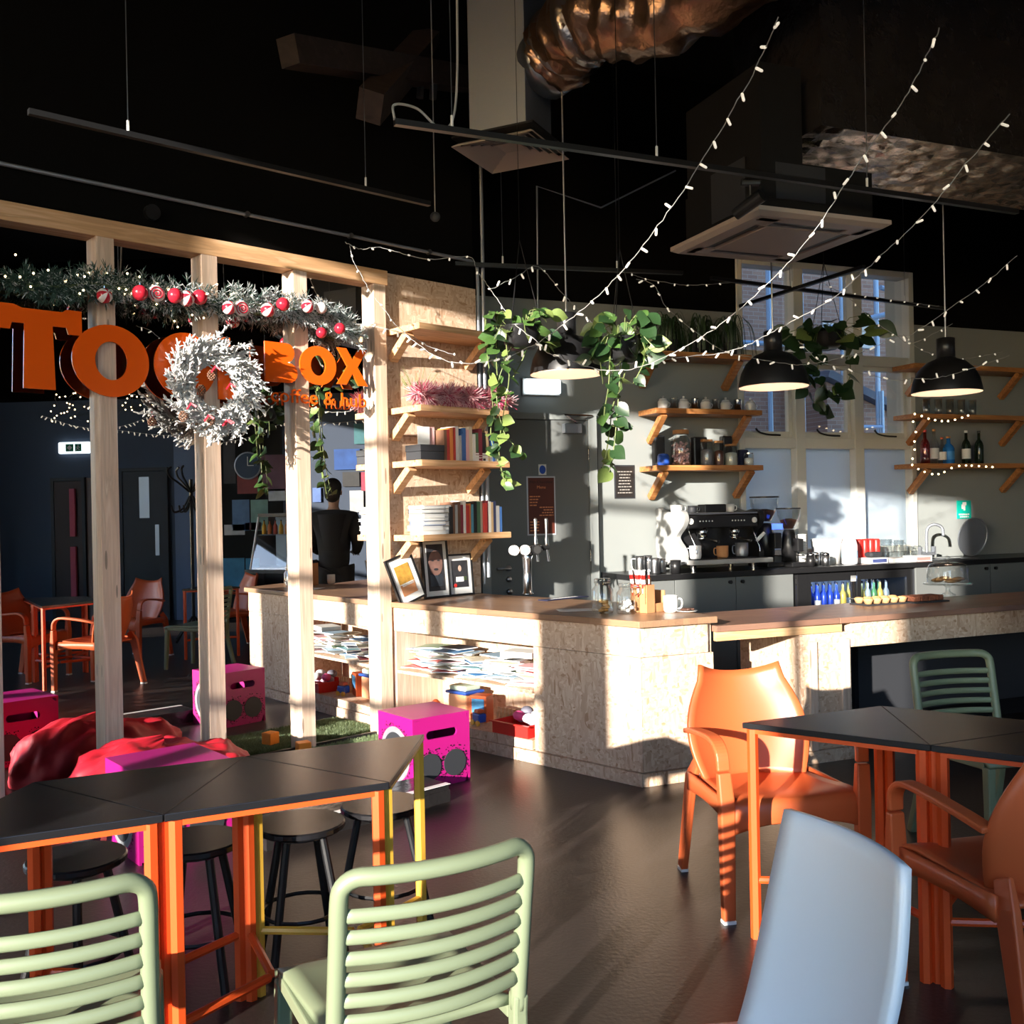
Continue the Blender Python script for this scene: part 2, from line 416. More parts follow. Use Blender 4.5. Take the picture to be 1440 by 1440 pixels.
MT['hair'] = mat('dark_hair', (.012, .01, .009), .6)
MT['denim'] = mat('black_denim', (.011, .011, .012), .85)
def cm(name, col, rough=.6):
    k = 'c_' + name
    if k not in MT: MT[k] = mat(name + '_print', col, rough)
    return MT[k]
# ------------------------------------------------------------------ the room
CEIL = 5.3
XR, XL, YB = 6.6, -6.6, -1.2
b = MB(); b.box(XL - .2, XR + .2, YB - .2, 12.2, -.1, 0); struct(b.build('floor', MT['floor']), 'dark brown vinyl floor with worn sheen')
b = MB(); b.box(XL - .2, XR + .2, YB - .2, 12.2, CEIL, CEIL + .1); struct(b.build('ceiling', MT['black_matte']), 'black painted ceiling high above the bar')
b = MB(); b.box(XL - .2, XR + .2, YB - .2, 11.0, CEIL + .11, 9.5); struct(b.build('ceiling_sun_block', MT['brick']), 'unseen block above the ceiling, added to shade the brickwork outside')  # unseen mass added overhead to keep sun off the brick building outside
# bar wall (grey below, black paint above 3.25 m) with a window opening
UW0, UW1 = wall_u(1036, 500), wall_u(1284, 500); WZ0, WZ1 = 1.02, 3.76
U_L, U_R = -6.75, 7.65
PAINT = 3.25
TW = frame_m((W0[0], W0[1], 0), (WE[0], WE[1], 0), (0, 0, 1))     # local: x along wall, y away from the room
b = MB()
for (u0, u1, z0, z1) in ((U_L, UW0, 0, CEIL), (UW1, U_R, 0, CEIL), (UW0, UW1, 0, WZ0), (UW0, UW1, WZ1, CEIL)):
    if z0 < PAINT < z1:
        b.box(u0, u1, 0, .3, z0, PAINT, 0, TW); b.box(u0, u1, 0, .3, PAINT, z1, 1, TW)
    else: b.box(u0, u1, 0, .3, z0, z1, 0 if z1 <= PAINT else 1, TW)
struct(b.build('wall_back', [MT['grey_wall'], MT['black_wall']]), 'grey bar wall painted black above')
# wall that carries the mirrors
TM = frame_m((ME[0], ME[1], 0), (-MP[0], -MP[1], 0), (0, 0, 1))   # local: x = t (towards the camera's left), y points into the room
b = MB(); b.box(-.84, 7.85, -.16, -.012, 0, CEIL, 0, TM)
struct(b.build('wall_left', MT['black_wall']), 'black wall behind the timber mirror frame')
# right wall, seen only in the mirrors
b = MB(); b.box(XR, XR + .2, YB, 12, 0, PAINT, 0); b.box(XR, XR + .2, YB, 12, PAINT, CEIL, 1)
struct(b.build('wall_right', [MT['dark_blue_wall'], MT['black_wall']]), 'dark slate coloured side wall')
b = MB(); b.box(XL - .2, XL, YB, 12, 0, CEIL); struct(b.build('wall_side', MT['black_wall']), 'black side wall')
# window wall behind the viewer
WIN = [(-5.80, -4.85, .75, 5.02, (2.10, 2.90, 3.87), ()), (-4.79, -3.75, .75, 4.72, (2.10, 2.90, 3.87), ()), (-3.30, -1.25, .75, 4.25, (2.95,), (-2.28,)), (-.75, 3.7, .75, 4.25, (2.10, 2.90), (.4, 1.5, 2.6))]
b = MB(); xs = XL
for (x0, x1, z0, z1, hz, vt) in WIN:
    b.box(xs, x0, YB - .2, YB, 0, CEIL); b.box(x0, x1, YB - .2, YB, 0, z0); b.box(x0, x1, YB - .2, YB, z1, CEIL); xs = x1
b.box(xs, XR, YB - .2, YB, 0, CEIL)
struct(b.build('wall_front', MT['white_wall']), 'window wall behind the viewer')
for i, (x0, x1, z0, z1, hz, vt) in enumerate(WIN):
    w = thing('window_%d' % (i + 2), 'tall street window with white bars behind the viewer, %s from the left' % ORD[i], 'window', ((x0 + x1) / 2, YB - .1, z0)); w['kind'] = 'structure'
    b = MB(); b.box(x0, x1, YB - .14, YB - .08, z0, z0 + .05); b.box(x0, x1, YB - .14, YB - .08, z1 - .05, z1); b.box(x0, x0 + .05, YB - .14, YB - .08, z0 + .05, z1 - .05); b.box(x1 - .05, x1, YB - .14, YB - .08, z0 + .05, z1 - .05)
    b.build('window_frame', MT['white_paint'], w, world=True)
    for h in hz: MB().box(x0 + .05, x1 - .05, YB - .14, YB - .08, h - .035, h + .035).build('glazing_bar', MT['white_paint'], w, world=True)
    for v in vt: MB().box(v - .025, v + .025, YB - .135, YB - .085, z0 + .05, z1 - .05).build('glazing_bar', MT['white_paint'], w, world=True)
    MB().box(x0 + .04, x1 - .04, YB - .113, YB - .107, z0 + .04, z1 - .04).build('pane', MT['street_pane'], w, world=True)

# unseen block added to keep the sun off the right-hand street window
o = thing('sun_blocker', 'unseen pale block behind the viewer, added to keep out the sun', 'building', (-1.0, -6.5, 0)); MB().box(-2.95, .5, 0, 1.2, -1, 5.2, 0, Matrix.Translation((-1.0, -6.5, 0))).build('blocker_body', MT['render_grey'], o, world=True)
b = MB(); b.box(-30, 30, -30, YB - .21, -.25, -.15); struct(b.build('pavement', MT['paving']), 'pale paving outside the street windows')

# bar window: three columns, two clear rows above a frosted row
w = thing('window_1', 'tall white window of nine panes behind the bar, frosted at the bottom', 'window', wpt((UW0 + UW1) / 2, 0, WZ0), WA); w['kind'] = 'structure'
du = (UW1 - UW0) / 3.0
cols = [UW0 + du * i for i in range(4)]
rows = [WZ0, 2.07, 2.87, WZ1]
b = MB()
b.box(UW0, UW0 + .06, -.02, .31, WZ0, WZ1, 0, TW); b.box(UW1 - .06, UW1, -.02, .31, WZ0, WZ1, 0, TW); b.box(UW0 + .06, UW1 - .06, -.02, .14, WZ1 - .06, WZ1, 0, TW); b.box(UW0 + .06, UW1 - .06, -.03, .14, WZ0, WZ0 + .06, 0, TW)
b.build('window_frame', MT['white_paint'], w, world=True, bevel=.006)
for c in cols[1:3]: MB().box(c - .055, c + .055, -.01, .13, WZ0 + .06, WZ1 - .06, 0, TW).build('mullion', MT['white_paint'], w, world=True, bevel=.006)
for r in rows[1:3]:
    for i in range(3): MB().box(cols[i] + .055, cols[i + 1] - .055, .0, .12, r - .05, r + .05, 0, TW).build('transom', MT['white_paint'], w, world=True, bevel=.006)
for i in range(3):
    for j in range(3):
        x0, x1, z0, z1 = cols[i] + .055, cols[i + 1] - .055, rows[j] + .05, rows[j + 1] - .05
        p = MB().box(x0, x1, .075, .081, z0, z1, 0, TW).build('frosted_pane' if j == 0 else 'pane', MT['frost' if j == 0 else 'pane'], w, world=True)
        if j == 1:
            b = MB()
            for q in ((x0, x0 + .04, z0, z1), (x1 - .04, x1, z0, z1), (x0 + .04, x1 - .04, z1 - .04, z1), (x0 + .04, x1 - .04, z0, z0 + .06)): b.box(q[0], q[1], .045, .1, q[2], q[3], 0, TW)
            b.build('casement', MT['white_paint'], w, world=True, bevel=.004)
            c = (x0 + x1) / 2
            b = MB(); b.tube(spline([TW @ Vector((c - .14, .02, z0 + .085)), TW @ Vector((c - .1, .02, z0 + .05)), TW @ Vector((c, .025, z0 + .03)), TW @ Vector((c + .14, .03, z0 + .025))]), .009, 6)
            b.build('stay', MT['black'], w, world=True)

# outside: brick building with a gable, scaffolding
o = thing('brick_building', 'red brick building with a gabled outbuilding seen through the bar window', 'building', wpt(3.6, -8.3, 0), WA)
MB().box(-7, 13, 0, .4, -1, 12).build('brick_wall', MT['brick'], o)
b = MB()
b.add([(6.0, -1.2, -1), (11, -1.2, -1), (11, -1.2, 1.9), (6.0, -1.2, 3.75), (6.0, 0, -1), (11, 0, -1), (11, 0, 1.9), (6.0, 0, 3.75)], [(0, 1, 2, 3), (1, 5, 6, 2), (0, 3, 7, 4)])
b.build('brick_gable', MT['brick'], o)
b = MB(); b.sweep([(5.9, -.65, 3.88), (11.1, -.65, 1.95)], (0, 1, 0), 1.5, .14); b.build('slate_roof', MT['slate'], o)
b = MB(); b.box(6.1, 11, -1.9, -1.25, -1, 2.75); b.build('rendered_wall', MT['render_grey'], o)
for (x, z) in ((-3.6, 1.5), (-1.2, 5.0)):
    f = MB().box(x, x + 1.0, -.03, .02, z, z + 1.5).build('window', MT['white_paint'], o); MB().box(x + .07, x + .93, -.035, -.01, z + .07, z + 1.43).build('pane', MT['charcoal'], f)
o = thing('scaffolding', 'pale blue scaffold tubes outside the bar window', 'scaffold', wpt(8.7, -6.4, -.5), WA)
def pole(name, p, q, r=.045): MB().cyl(p, q, r, n=8).build(name, MT['scaffold'], o)
for x in (-3.4, -1.75, -.2, 1.45): pole('standard', (x, 0, 0), (x, 0, 9)); pole('standard', (x, .9, 0), (x, .9, 9))
for z in (2.35, 2.75, 4.3, 4.75, 6.2): pole('ledger', (-3.6, 0, z), (1.5 if z < 4 else .1, 0, z), .04)
pole('brace', (-3.2, -.05, 1.3), (-1.7, -.05, 3.6)); pole('brace', (-1.9, -.06, 1.4), (-3.1, -.06, 3.5)); pole('brace', (.1, -.05, 5.0), (3.7, -.5, 5.9)); pole('brace', (1.0, -.6, 5.7), (2.9, -.6, 5.35))
for i in range(8): pole('ladder_rung', (.95, -.1, 1.4 + .28 * i), (1.45, -.1, 1.4 + .28 * i), .03)
pole('ladder_rail', (.95, -.1, .5), (.95, -.1, 4.0), .03); pole('ladder_rail', (1.45, -.1, .5), (1.45, -.1, 4.0), .03)
MB().box(-2.4, -2.0, -.08, .1, 4.4, 5.0).build('warning_board', MT['red'], o); MB().box(.2, 1.3, -.08, 0, 4.75, 5.15).build('toe_board', MT['paper'], o)
b = MB(); b.box(-25, 25, 12.4, 30, -1.2, -1.0); struct(b.build('ground_outside', MT['render_grey']), 'grey yard outside the window')
# ------------------------------------------------------------------ timber frame with mirrors
fr = thing('mirror_partition', 'pale timber stud frame with mirror panels between its posts', 'partition', mpt(1.2, 0, 0), MA)
posts = [.068 + .61 * i for i in range(7)]
for t in posts: MB().box(t - .05, t + .05, -.01, .07, .0, 3.03, 0, TM).build('post', MT['pine'], fr, world=True, bevel=.003)
MB().box(-.0, 4.2, -.01, .072, 3.03, 3.13, 0, TM).build('beam', MT['pine_x'], fr, world=True, bevel=.003)
for i in range(6): MB().box(posts[i] + .05, posts[i + 1] - .05, -.006, .0, .02, 3.03, 0, TM).build('mirror_pane', MT['mirror'], fr, world=True)
MB().box(posts[0] + .05, 4.2, -.008, .012, 0, .02, 0, TM).build('skirting', MT['black'], fr, world=True)

# OSB end panel standing on the counter, with cable conduit
o = thing('osb_panel', 'tall bare OSB board wall behind the bookshelves', 'panel', mpt(-.42, .01, .9), MA)
MB().box(-.83, .0, -.005, .02, .888, 2.02, 0, TM).build('board', MT['osb'], o, world=True)
MB().box(-.83, .0, -.005, .021, 2.023, 3.13, 0, TM).build('board', MT['osb'], o, world=True)
MB().box(-.06, .0, .021, .04, .9, 2.0, 0, TM).build('batten', MT['osb'], o, world=True)

# sign letters on the mirror
sg = thing('wall_sign', 'orange acrylic TOOL BOX lettering mounted over the mirrors', 'sign', mpt(1.2, .09, 2.17), MA)
def tz(t, z, off=.085): return mpt(t, off, z)
def letter(name, polys, th=.012):                 # polys of (t,z): outer loops built as strips
    b = MB()
    for kind, d in polys:
        if kind == 'poly':
            n = len(d); vs = [tz(t, z, .085) for t, z in d] + [tz(t, z, .085 + th) for t, z in d]
            b.add(vs, [list(range(n)), list(range(n, 2 * n))[::-1]] + [(i, n + i, n + (i + 1) % n, (i + 1) % n) for i in range(n)])
        else:                                         # ring: outer ellipse, inner ellipse
            (ct, cz, a, h, a2, h2) = d; N = 40; rs = []
            for q in range(N):
                c, s = math.cos(2 * PI * q / N), math.sin(2 * PI * q / N)
                rs.append([tz(ct + a * c, cz + h * s, .085), tz(ct + a2 * c, cz + h2 * s, .085), tz(ct + a2 * c, cz + h2 * s, .085 + th), tz(ct + a * c, cz + h * s, .085 + th)])
            b.rings(rs, cap=False, close=True)
    return b.build(name, MT['sign'], sg, world=True)
letter('letter_t', [('poly', [(2.46, 2.6), (2.46, 2.47), (2.4, 2.47), (2.39, 2.505), (2.33, 2.505), (2.34, 2.17), (2.18, 2.17), (2.19, 2.505), (2.12, 2.505), (2.11, 2.47), (2.04, 2.47), (2.04, 2.6), (2.12, 2.6), (2.14, 2.585), (2.34, 2.585), (2.38, 2.6)])])
letter('letter_o', [('ring', (1.885, 2.35, .21, .197, .088, .105))])
letter('letter_o', [('ring', (1.46, 2.36, .185, .19, .075, .1))])
letter('letter_l', [('poly', [(1.26, 2.55), (1.06 + .12, 2.55), (1.06 + .12, 2.28), (1.03, 2.28), (1.03, 2.18), (1.26, 2.18)])])
bo = [(.951, 2.31), (.951, 2.556), (.84, 2.556)]
bo += [(.80 - .055 * math.sin(a), 2.497 + .059 * math.cos(a)) for a in [PI * i / 8 for i in range(9)]]
bo += [(.79 - .065 * math.sin(a), 2.373 + .063 * math.cos(a)) for a in [PI * i / 8 for i in range(9)]]
letter('letter_b', [('poly', bo)])
letter('letter_o', [('ring', (.574, 2.437, .134, .124, .055, .065))])
letter('letter_x', [('poly', [(.43, 2.568), (.36, 2.568), (.313, 2.495), (.267, 2.568), (.2, 2.568), (.275, 2.45), (.195, 2.33), (.268, 2.33), (.315, 2.407), (.364, 2.33), (.436, 2.33), (.354, 2.45)])])
def plain_text(body):
    cu = bpy.data.curves.new('t', 'FONT'); cu.body = body; cu.size = .125; cu.extrude = .004; cu.resolution_u = 3
    ob = bpy.data.objects.new('t', cu); COL.objects.link(ob)
    me = bpy.data.meshes.new_from_object(ob.evaluated_get(bpy.context.evaluated_depsgraph_get())); bpy.data.objects.remove(ob)
    me.materials.clear(); me.materials.append(MT['sign']); return me
line = 'coffee & hub'; wm = max(v.co.x for v in plain_text(line).vertices)
TT = frame_m(tz(.917, 2.19, .09), (MP[0], MP[1], 0), (MN[0], MN[1], 0))
for k, ch in enumerate(line):
    if ch == ' ': continue
    me = plain_text(ch); x1 = max(v.co.x for v in plain_text(line[:k + 1]).vertices) - max(v.co.x for v in me.vertices)
    o = bpy.data.objects.new('small_letter', me); COL.objects.link(o); o.parent = sg
    o.matrix_local = LOCAL[sg.name] @ TT @ Matrix.Translation((x1 * .71 / wm, 0, 0)) @ Matrix.Diagonal((.71 / wm, 1, 1, 1))

# ------------------------------------------------------------------ counter
LA = Vector((ME[0] - CC.x, ME[1] - CC.y, 0)); LLEN = LA.length; LA.normalize(); LB = Vector((LA.y, -LA.x, 0))   # along left leg / into the bar
TL = frame_m((CC.x, CC.y, 0), LA, (0, 0, 1))      # local x along left leg; y = z cross x -> points to the room front
def lt(u, d, z): return Vector((CC.x, CC.y, z)) + LA * u + LB * d
RB = Vector((-WN[0], -WN[1], 0)); RE_ = Vector((WE[0], WE[1], 0))
def rt(s, d, z): return Vector((CC.x, CC.y, z)) + RE_ * s + RB * d
def lbox(b, u0, u1, d0, d1, z0, z1, m=0):
    b.add([lt(u, d, z) for z in (z0, z1) for (u, d) in ((u0, d0), (u1, d0), (u1, d1), (u0, d1))],
          [(0, 1, 2, 3), (7, 6, 5, 4), (4, 5, 1, 0), (5, 6, 2, 1), (6, 7, 3, 2), (7, 4, 0, 3)], m); return b
def rbox(b, s0, s1, d0, d1, z0, z1, m=0):
    b.add([rt(s, d, z) for z in (z0, z1) for (s, d) in ((s0, d0), (s1, d0), (s1, d1), (s0, d1))],
          [(3, 2, 1, 0), (4, 5, 6, 7), (0, 1, 5, 4), (1, 2, 6, 5), (2, 3, 7, 6), (3, 0, 4, 7)], m); return b
CT = .887                                           # counter top height
UO = .786; UEND = 2.06
co = thing('bar_counter', 'OSB clad bar counter with open magazine shelves under its oak top', 'counter', lt(1.0, .3, 0))
# worktop (one continuous oak board with a bend)
def xsec(p, d, q, e):                               # line intersection in plan
    den = d.x * e.y - d.y * e.x; t = ((q.x - p.x) * e.y - (q.y - p.y) * e.x) / den
    return p + d * t
fc = xsec(lt(0, -.03, 0), LA, rt(0, -.03, 0), RE_); bc = xsec(lt(0, .8, 0), LA, rt(0, .72, 0), RE_)
top = [xsec(lt(0, -.03, 0), LA, mpt(0, .022), Vector((MP[0], MP[1], 0))), fc, rt(.47, -.03, 0), rt(.47, .72, 0), bc, xsec(lt(0, .8, 0), LA, mpt(0, .022), Vector((MP[0], MP[1], 0)))]
wt = thing('oak_worktop', 'oak block worktop with a bend at the counter corner', 'worktop', lt(1.0, .3, CT - .036), math.atan2(-LA.y, -LA.x))
b = MB(); b.prism([(p.x, p.y) for p in top], CT - .036, CT)
b.build('board', MT['block'], wt, world=True, bevel=.004)
# fascia boards
b = lbox(MB(), 0, LLEN - .01, 0, .018, .69, CT - .036); b.build('fascia', MT['osb'], co, world=True, bevel=.002)
b = rbox(MB(), 0.004, .425, 0, .018, .69, CT - .036); b.build('fascia', MT['osb'], co, world=True, bevel=.002)
# solid corner panels
b = lbox(MB(), .0, UO, .004, .022, .075, .687); b.build('front_panel', MT['osb'], co, world=True, bevel=.002)
b = rbox(MB(), .006, .46, .004, .022, .075, .687); b.build('corner_panel', MT['osb'], co, world=True, bevel=.002)
b = rbox(MB(), .442, .46, .024, .6, .075, CT - .04); b.build('end_panel', MT['osb'], co, world=True, bevel=.002)
b = lbox(MB(), -.004, LLEN - .01, -.01, .024, .0, .07); b.build('plinth', MT['osb'], co, world=True, bevel=.002)
b = rbox(MB(), .0, .47, -.01, .024, .0, .07); b.build('plinth', MT['osb'], co, world=True, bevel=.002)
b = lbox(MB(), UO, UO + .018, .024, .42, .075, .687); b.build('divider', MT['osb'], co, world=True)
b = lbox(MB(), UEND, UEND + .05, .004, .42, .075, .687); b.build('stud', MT['pine'], co, world=True)
b = lbox(MB(), UO + .02, UEND, .42, .438, .075, .85); b.build('back_panel', MT['osb'], co, world=True)
b = lbox(MB(), UO + .019, UEND - .001, .01, .419, .405, .425); b.build('shelf', MT['osb'], co, world=True)
b = lbox(MB(), UO + .019, UEND - .001, .0, .419, .075, .13); b.build('bottom_shelf', MT['osb'], co, world=True)
# right-hand lower worktop: lift-up flap, then fixed section
LT = .83
wf = thing('worktop_flap', 'reddish oak lift-up counter flap on a pine rail', 'worktop', rt(.95, .33, LT - .034), WA)
b = MB(); b.prism([tuple(rt(s, d, 0).xy) for s, d in ((.475, -.01), (1.30, -.03), (1.30, .64), (.475, .64))], LT - .034, LT); b.build('board', MT['block_rd'], wf, world=True, bevel=.003)
rbox(MB(), .48, 1.34, .0, .03, LT - .085, LT - .036).build('rail', MT['pine_x'], wf, world=True)
wf2 = thing('fixed_worktop', 'reddish oak worktop carrying the pies and cake dome', 'worktop', rt(2.4, .33, LT - .034), WA)
b = MB(); b.prism([tuple(rt(s, d, 0).xy) for s, d in ((1.303, -.03), (4.6, -.03), (4.6, .64), (1.303, .64))], LT - .034, LT); b.build('board', MT['block_rd'], wf2, world=True, bevel=.003)
c2 = thing('servery_counter', 'OSB servery counter with a dark open recess below the top', 'counter', rt(2.0, .3, 0))
rbox(MB(), 1.40, 4.6, .0, .018, .65, LT - .036).build('fascia', MT['osb'], c2, world=True, bevel=.002)
rbox(MB(), 1.05, 1.40, .004, .022, .075, LT - .088).build('front_panel', MT['osb'], c2, world=True, bevel=.002)
rbox(MB(), 1.40, 1.418, .019, .6, 0, LT - .036).build('side_panel', MT['osb'], c2, world=True)
rbox(MB(), 1.05, 1.068, .024, .6, .0, LT - .036).build('side_panel', MT['osb'], c2, world=True)
rbox(MB(), 1.1, 1.15, -.012, .003, .075, .70).build('batten', MT['pine'], c2, world=True)
rbox(MB(), 1.33, 1.385, -.012, .003, .075, .70).build('batten', MT['pine'], c2, world=True)
rbox(MB(), 1.04, 1.41, -.01, .024, .0, .07).build('plinth', MT['osb'], c2, world=True)
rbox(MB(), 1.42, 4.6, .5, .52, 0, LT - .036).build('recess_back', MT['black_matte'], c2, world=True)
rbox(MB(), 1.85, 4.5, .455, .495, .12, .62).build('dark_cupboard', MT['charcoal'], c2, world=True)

# ------------------------------------------------------------------ bookshelves on the OSB panel
SH = [(2.74, 'top bookshelf, empty, high on the OSB panel'), (2.2, 'pine shelf with pink tinsel on the OSB panel'), (1.837, 'pine shelf holding the upper row of books'), (1.34, 'pine shelf holding the lower row of books')]
shelf_t0, shelf_len, shelf_d = -.02, .79, .36
for z, lab in SH:
    s = thing('wall_shelf', lab if 'pine' in lab else 'pine ' + lab, 'shelf', mpt(-.42, .02, z - .04), MA, 'shelves on the OSB panel')
    MB().box(-.81, -.02, .021, .021 + shelf_d, z - .042, z, 0, TM).build('board', MT['pine_x'], s, world=True, bevel=.003)
    for t in (-.06, -.73):
        b = MB(); b.sweep([TM @ Vector((t, .03, z - .2)), TM @ Vector((t, .22, z - .046))], (-MP[0], -MP[1], 0), .06, .05)
        b.build('bracket', MT['pine_x'], s, world=True)

# tinsel along the second shelf
def tuft(b, c, n, r, rnd, th=.0035, spread=(1, 1, 1)):
    for _ in range(n):
        d = Vector((rnd.gauss(0, spread[0]), rnd.gauss(0, spread[1]), rnd.gauss(0, spread[2])))
        if d.length < .1: continue
        d.normalize(); L = r * rnd.uniform(.6, 1.1)
        s = d.orthogonal().normalized() * th
        b.add([c + s, c - s, c + d * L * .9 - s, c + d * L], [(0, 1, 2, 3)], rnd.choice((0, 0, 1)))
rnd = random.Random(3)
b = MB(); path = [mpt(-.03 - .8 * i / 50, .33 + .03 * math.sin(i * .5), 2.275 + .012 * math.sin(i)) for i in range(51)]
for p in path: tuft(b, p, 95, .1, rnd)
b.tube(path, .012, 6, 0)
o = b.build('tinsel_garland', [mat('pink_tinsel', (.8, .5, .53), .3), mat('crimson_tinsel', (.5, .06, .13), .3)]); tag(o, 'pink and white tinsel garland lying along the bookshelf edge', 'tinsel', kind='thing')
b = MB()
for k in range(26):
    p0 = mpt(-.14, .2, 2.205); a = rnd.uniform(0, 2 * PI); L = rnd.uniform(.12, .26)
    p1 = p0 + Vector((math.cos(a) * L * .6, math.sin(a) * L * .6, L)); b.tube([p0, (p0 + p1) / 2 + Vector((0, 0, .02)), p1], [.003, .003, .001], 5)
o = b.build('dried_branches', MT['stem']); tag(o, 'small dried fir sprig behind the tinsel on the bookshelf', 'branch')

# books
BC = dict(white=(.75, .74, .7), cream=(.66, .58, .44), red=(.5, .05, .04), orange=(.72, .25, .06), blue=(.05, .15, .42), navy=(.03, .04, .1), grey=(.4, .4, .4), black=(.02, .02, .022), brown=(.2, .1, .06), maroon=(.22, .03, .05), green=(.08, .18, .1), pink=(.7, .42, .42), teal=(.1, .3, .4), tan=(.5, .36, .2))
def book(name, col, w, h, d, label, loc, rz, group, lean=0, lying=False):
    t = thing(name, label, 'book', loc, rz, group)
    b = MB()
    c = .003
    b.box(0, c, 0, d, 0, h).box(w - c, w, 0, d, 0, h).box(c, w - c, 0, c, 0, h)
    o = b.build('cover', cm('book_' + col, BC[col]), t)
    p = MB().box(c, w - c, c, d - .004, .004, h - .004).build('pages', MT['paper'], t)
    if lean: t.rotation_euler = (0, lean, rz)
    if lying: t.rotation_euler = (0, PI / 2, rz)
    return t
rb = random.Random(11)
def row(z, t_start, seq, shelfname, off=.36, hmin=.17, hmax=.235):
    t = t_start
    for i, col in enumerate(seq):
        w = rb.uniform(.016, .032); h = rb.uniform(hmin, hmax); d = rb.uniform(.13, .17)
        lean = 0
        if i >= len(seq) - 3 and hmax > .23: lean = -.09; t -= .022 if i == len(seq) - 3 else 0
        p = mpt(t, off - rb.uniform(0, .015), z + .001)
        book('book', col, w, h, d, 'upright book with %s spine, %s from the left on the %s' % (col, ORD[i], shelfname), p, MA, 'upright books on the ' + shelfname, lean)
        t -= w + .0015 + (.004 if lean else 0)
row(1.837, -.235, ['brown', 'red', 'orange', 'red', 'white', 'grey', 'blue', 'blue', 'pink', 'cream', 'white', 'green', 'maroon', 'black', 'tan', 'navy', 'blue'], 'upper book shelf')
row(1.34, -.27, ['black', 'brown', 'grey', 'brown', 'maroon', 'white', 'red', 'orange', 'teal', 'black', 'green', 'cream', 'red', 'maroon', 'white', 'tan', 'navy', 'grey', 'blue'], 'lower book shelf', hmin=.175, hmax=.225)
def stack(t, off, z, cols, wd, shelfname, what, thick=(.018, .034)):
    zz = z + .001
    for i, col in enumerate(cols):
        th = rb.uniform(*thick); rz = MA + rb.uniform(-.06, .06)
        tt = thing('book', 'flat %s book, %s from the bottom of the %s' % (col, ORD[i], what), 'book', mpt(t + wd[0] / 2 + rb.uniform(-.012, .012), off, zz), rz, 'stacked books on the bookshelves')
        MB().box(0, wd[0], 0, wd[1], 0, .003).box(0, wd[0], 0, wd[1], th - .003, th).box(0, wd[0], wd[1] - .003, wd[1], .003, th - .003).build('cover', cm('book_' + col, BC[col]), tt)
        MB().box(.004, wd[0] - .004, .002, wd[1] - .004, .0031, th - .0031).build('pages', MT['paper'], tt)
        zz += th + .001
stack(-.125, .365, 1.34, ['white', 'white', 'blue', 'white', 'white', 'black', 'white'], (.19, .15), 'lower book shelf', 'left stack on the lower book shelf')
stack(-.245, .345, 1.34, ['grey', 'grey', 'cream', 'grey', 'grey', 'cream', 'brown'], (.1, .15), 'lower', 'narrow stack on the lower book shelf', (.02, .03))
stack(-.62, .36, 1.837, ['white', 'white', 'maroon'], (.24, .08), 'upper', 'pile before the upper books', (.014, .022))
# black box file and leaning card on the upper shelf
t = thing('storage_box', 'black cardboard box with grey edges on the upper book shelf', 'box', mpt(-.02, .37, 1.838), MA)
MB().box(0, .2, 0, .16, 0, .055).build('box_body', MT['charcoal'], t, bevel=.003); MB().box(-.003, .203, -.003, .163, .056, .1).build('lid', MT['charcoal'], t, bevel=.003)
t = thing('greeting_card', 'white card leaning on the books above the black box', 'card', mpt(-.07, .3, 1.94), MA); MB().box(0, .1, .02, .024, 0, .125).build('card', MT['paper'], t); MB().box(.1, .15, .03, .06, 0, .125).build('booklet', cm('book_pink', BC['pink']), t)

# picture frames leaning on the OSB panel
def picture(label, px, w, h, off, tilt, lean, art):
    q = on_mirror(px, 838, off)
    t = thing('framed_picture', label, 'picture', (q.x, q.y, CT + .002), MA, 'pictures leaning on the OSB panel')
    t.rotation_euler = (-lean, tilt, MA)
    b = MB(); f = .014
    b.box(-w / 2, w / 2, 0, .02, 0, f).box(-w / 2, w / 2, 0, .02, h - f, h).box(-w / 2, -w / 2 + f, 0, .02, f, h - f).box(w / 2 - f, w / 2, 0, .02, f, h - f)
    b.build('frame', MT['black'], t)
    MB().box(-w / 2 + f, w / 2 - f, .008, .018, f, h - f).build('mount', MT['paper'], t)
    for (x0, x1, z0, z1, m) in art:
        MB().box(x0 * w, x1 * w, .005, .0078 - .0, z0 * h, z1 * h).build('print', m, t)
    return t
pr = {k: mat('print_' + k, c, .5, var=(sc, .7)) for k, (c, sc) in dict(food=((.5, .27, .05), 30), tan=((.55, .25, .12), 4), skin=((.2, .11, .09), 16), dark=((.03, .03, .035), 20), steel=((.1, .13, .17), 16), green=((.25, .4, .1), 20)).items()}
def disc(b, x, z, rx, rzz, y0, y1, m=0, n=18): return b.rings([[(x + rx * math.cos(2 * PI * q / n), y, z + rzz * math.sin(2 * PI * q / n)) for q in range(n)] for y in (y1, y0)], m)
p1 = picture('black framed print of fries leaning crookedly under the bookshelf', 583, .225, .33, .17, -.3, .16, [(-.27, .27, .42, .8, pr['food']), (-.27, .27, .17, .4, pr['tan']), (-.2, .24, .36, .42, MT['paper'])])
p2 = picture('black framed portrait poster in the middle of three pictures', 617, .235, .41, .1, 0, .1, [(-.31, .31, .12, .92, pr['dark']), (-.24, .24, .2, .4, pr['steel'])])
b = disc(MB(), 0, .245, .062, .088, .003, .0052); b.build('face_print', pr['skin'], p2)
b = MB(); disc(b, -.026, .262, .012, .005, .002, .0029); disc(b, .026, .262, .012, .005, .002, .0029); disc(b, 0, .2, .02, .009, .002, .0029); b.build('face_detail', pr['dark'], p2)
p3 = picture('black framed print of a figure holding a green scarf', 650, .24, .3, .09, .0, .09, [(-.3, .3, .2, .84, pr['dark']), (-.1, .26, .36, .45, pr['green'])])
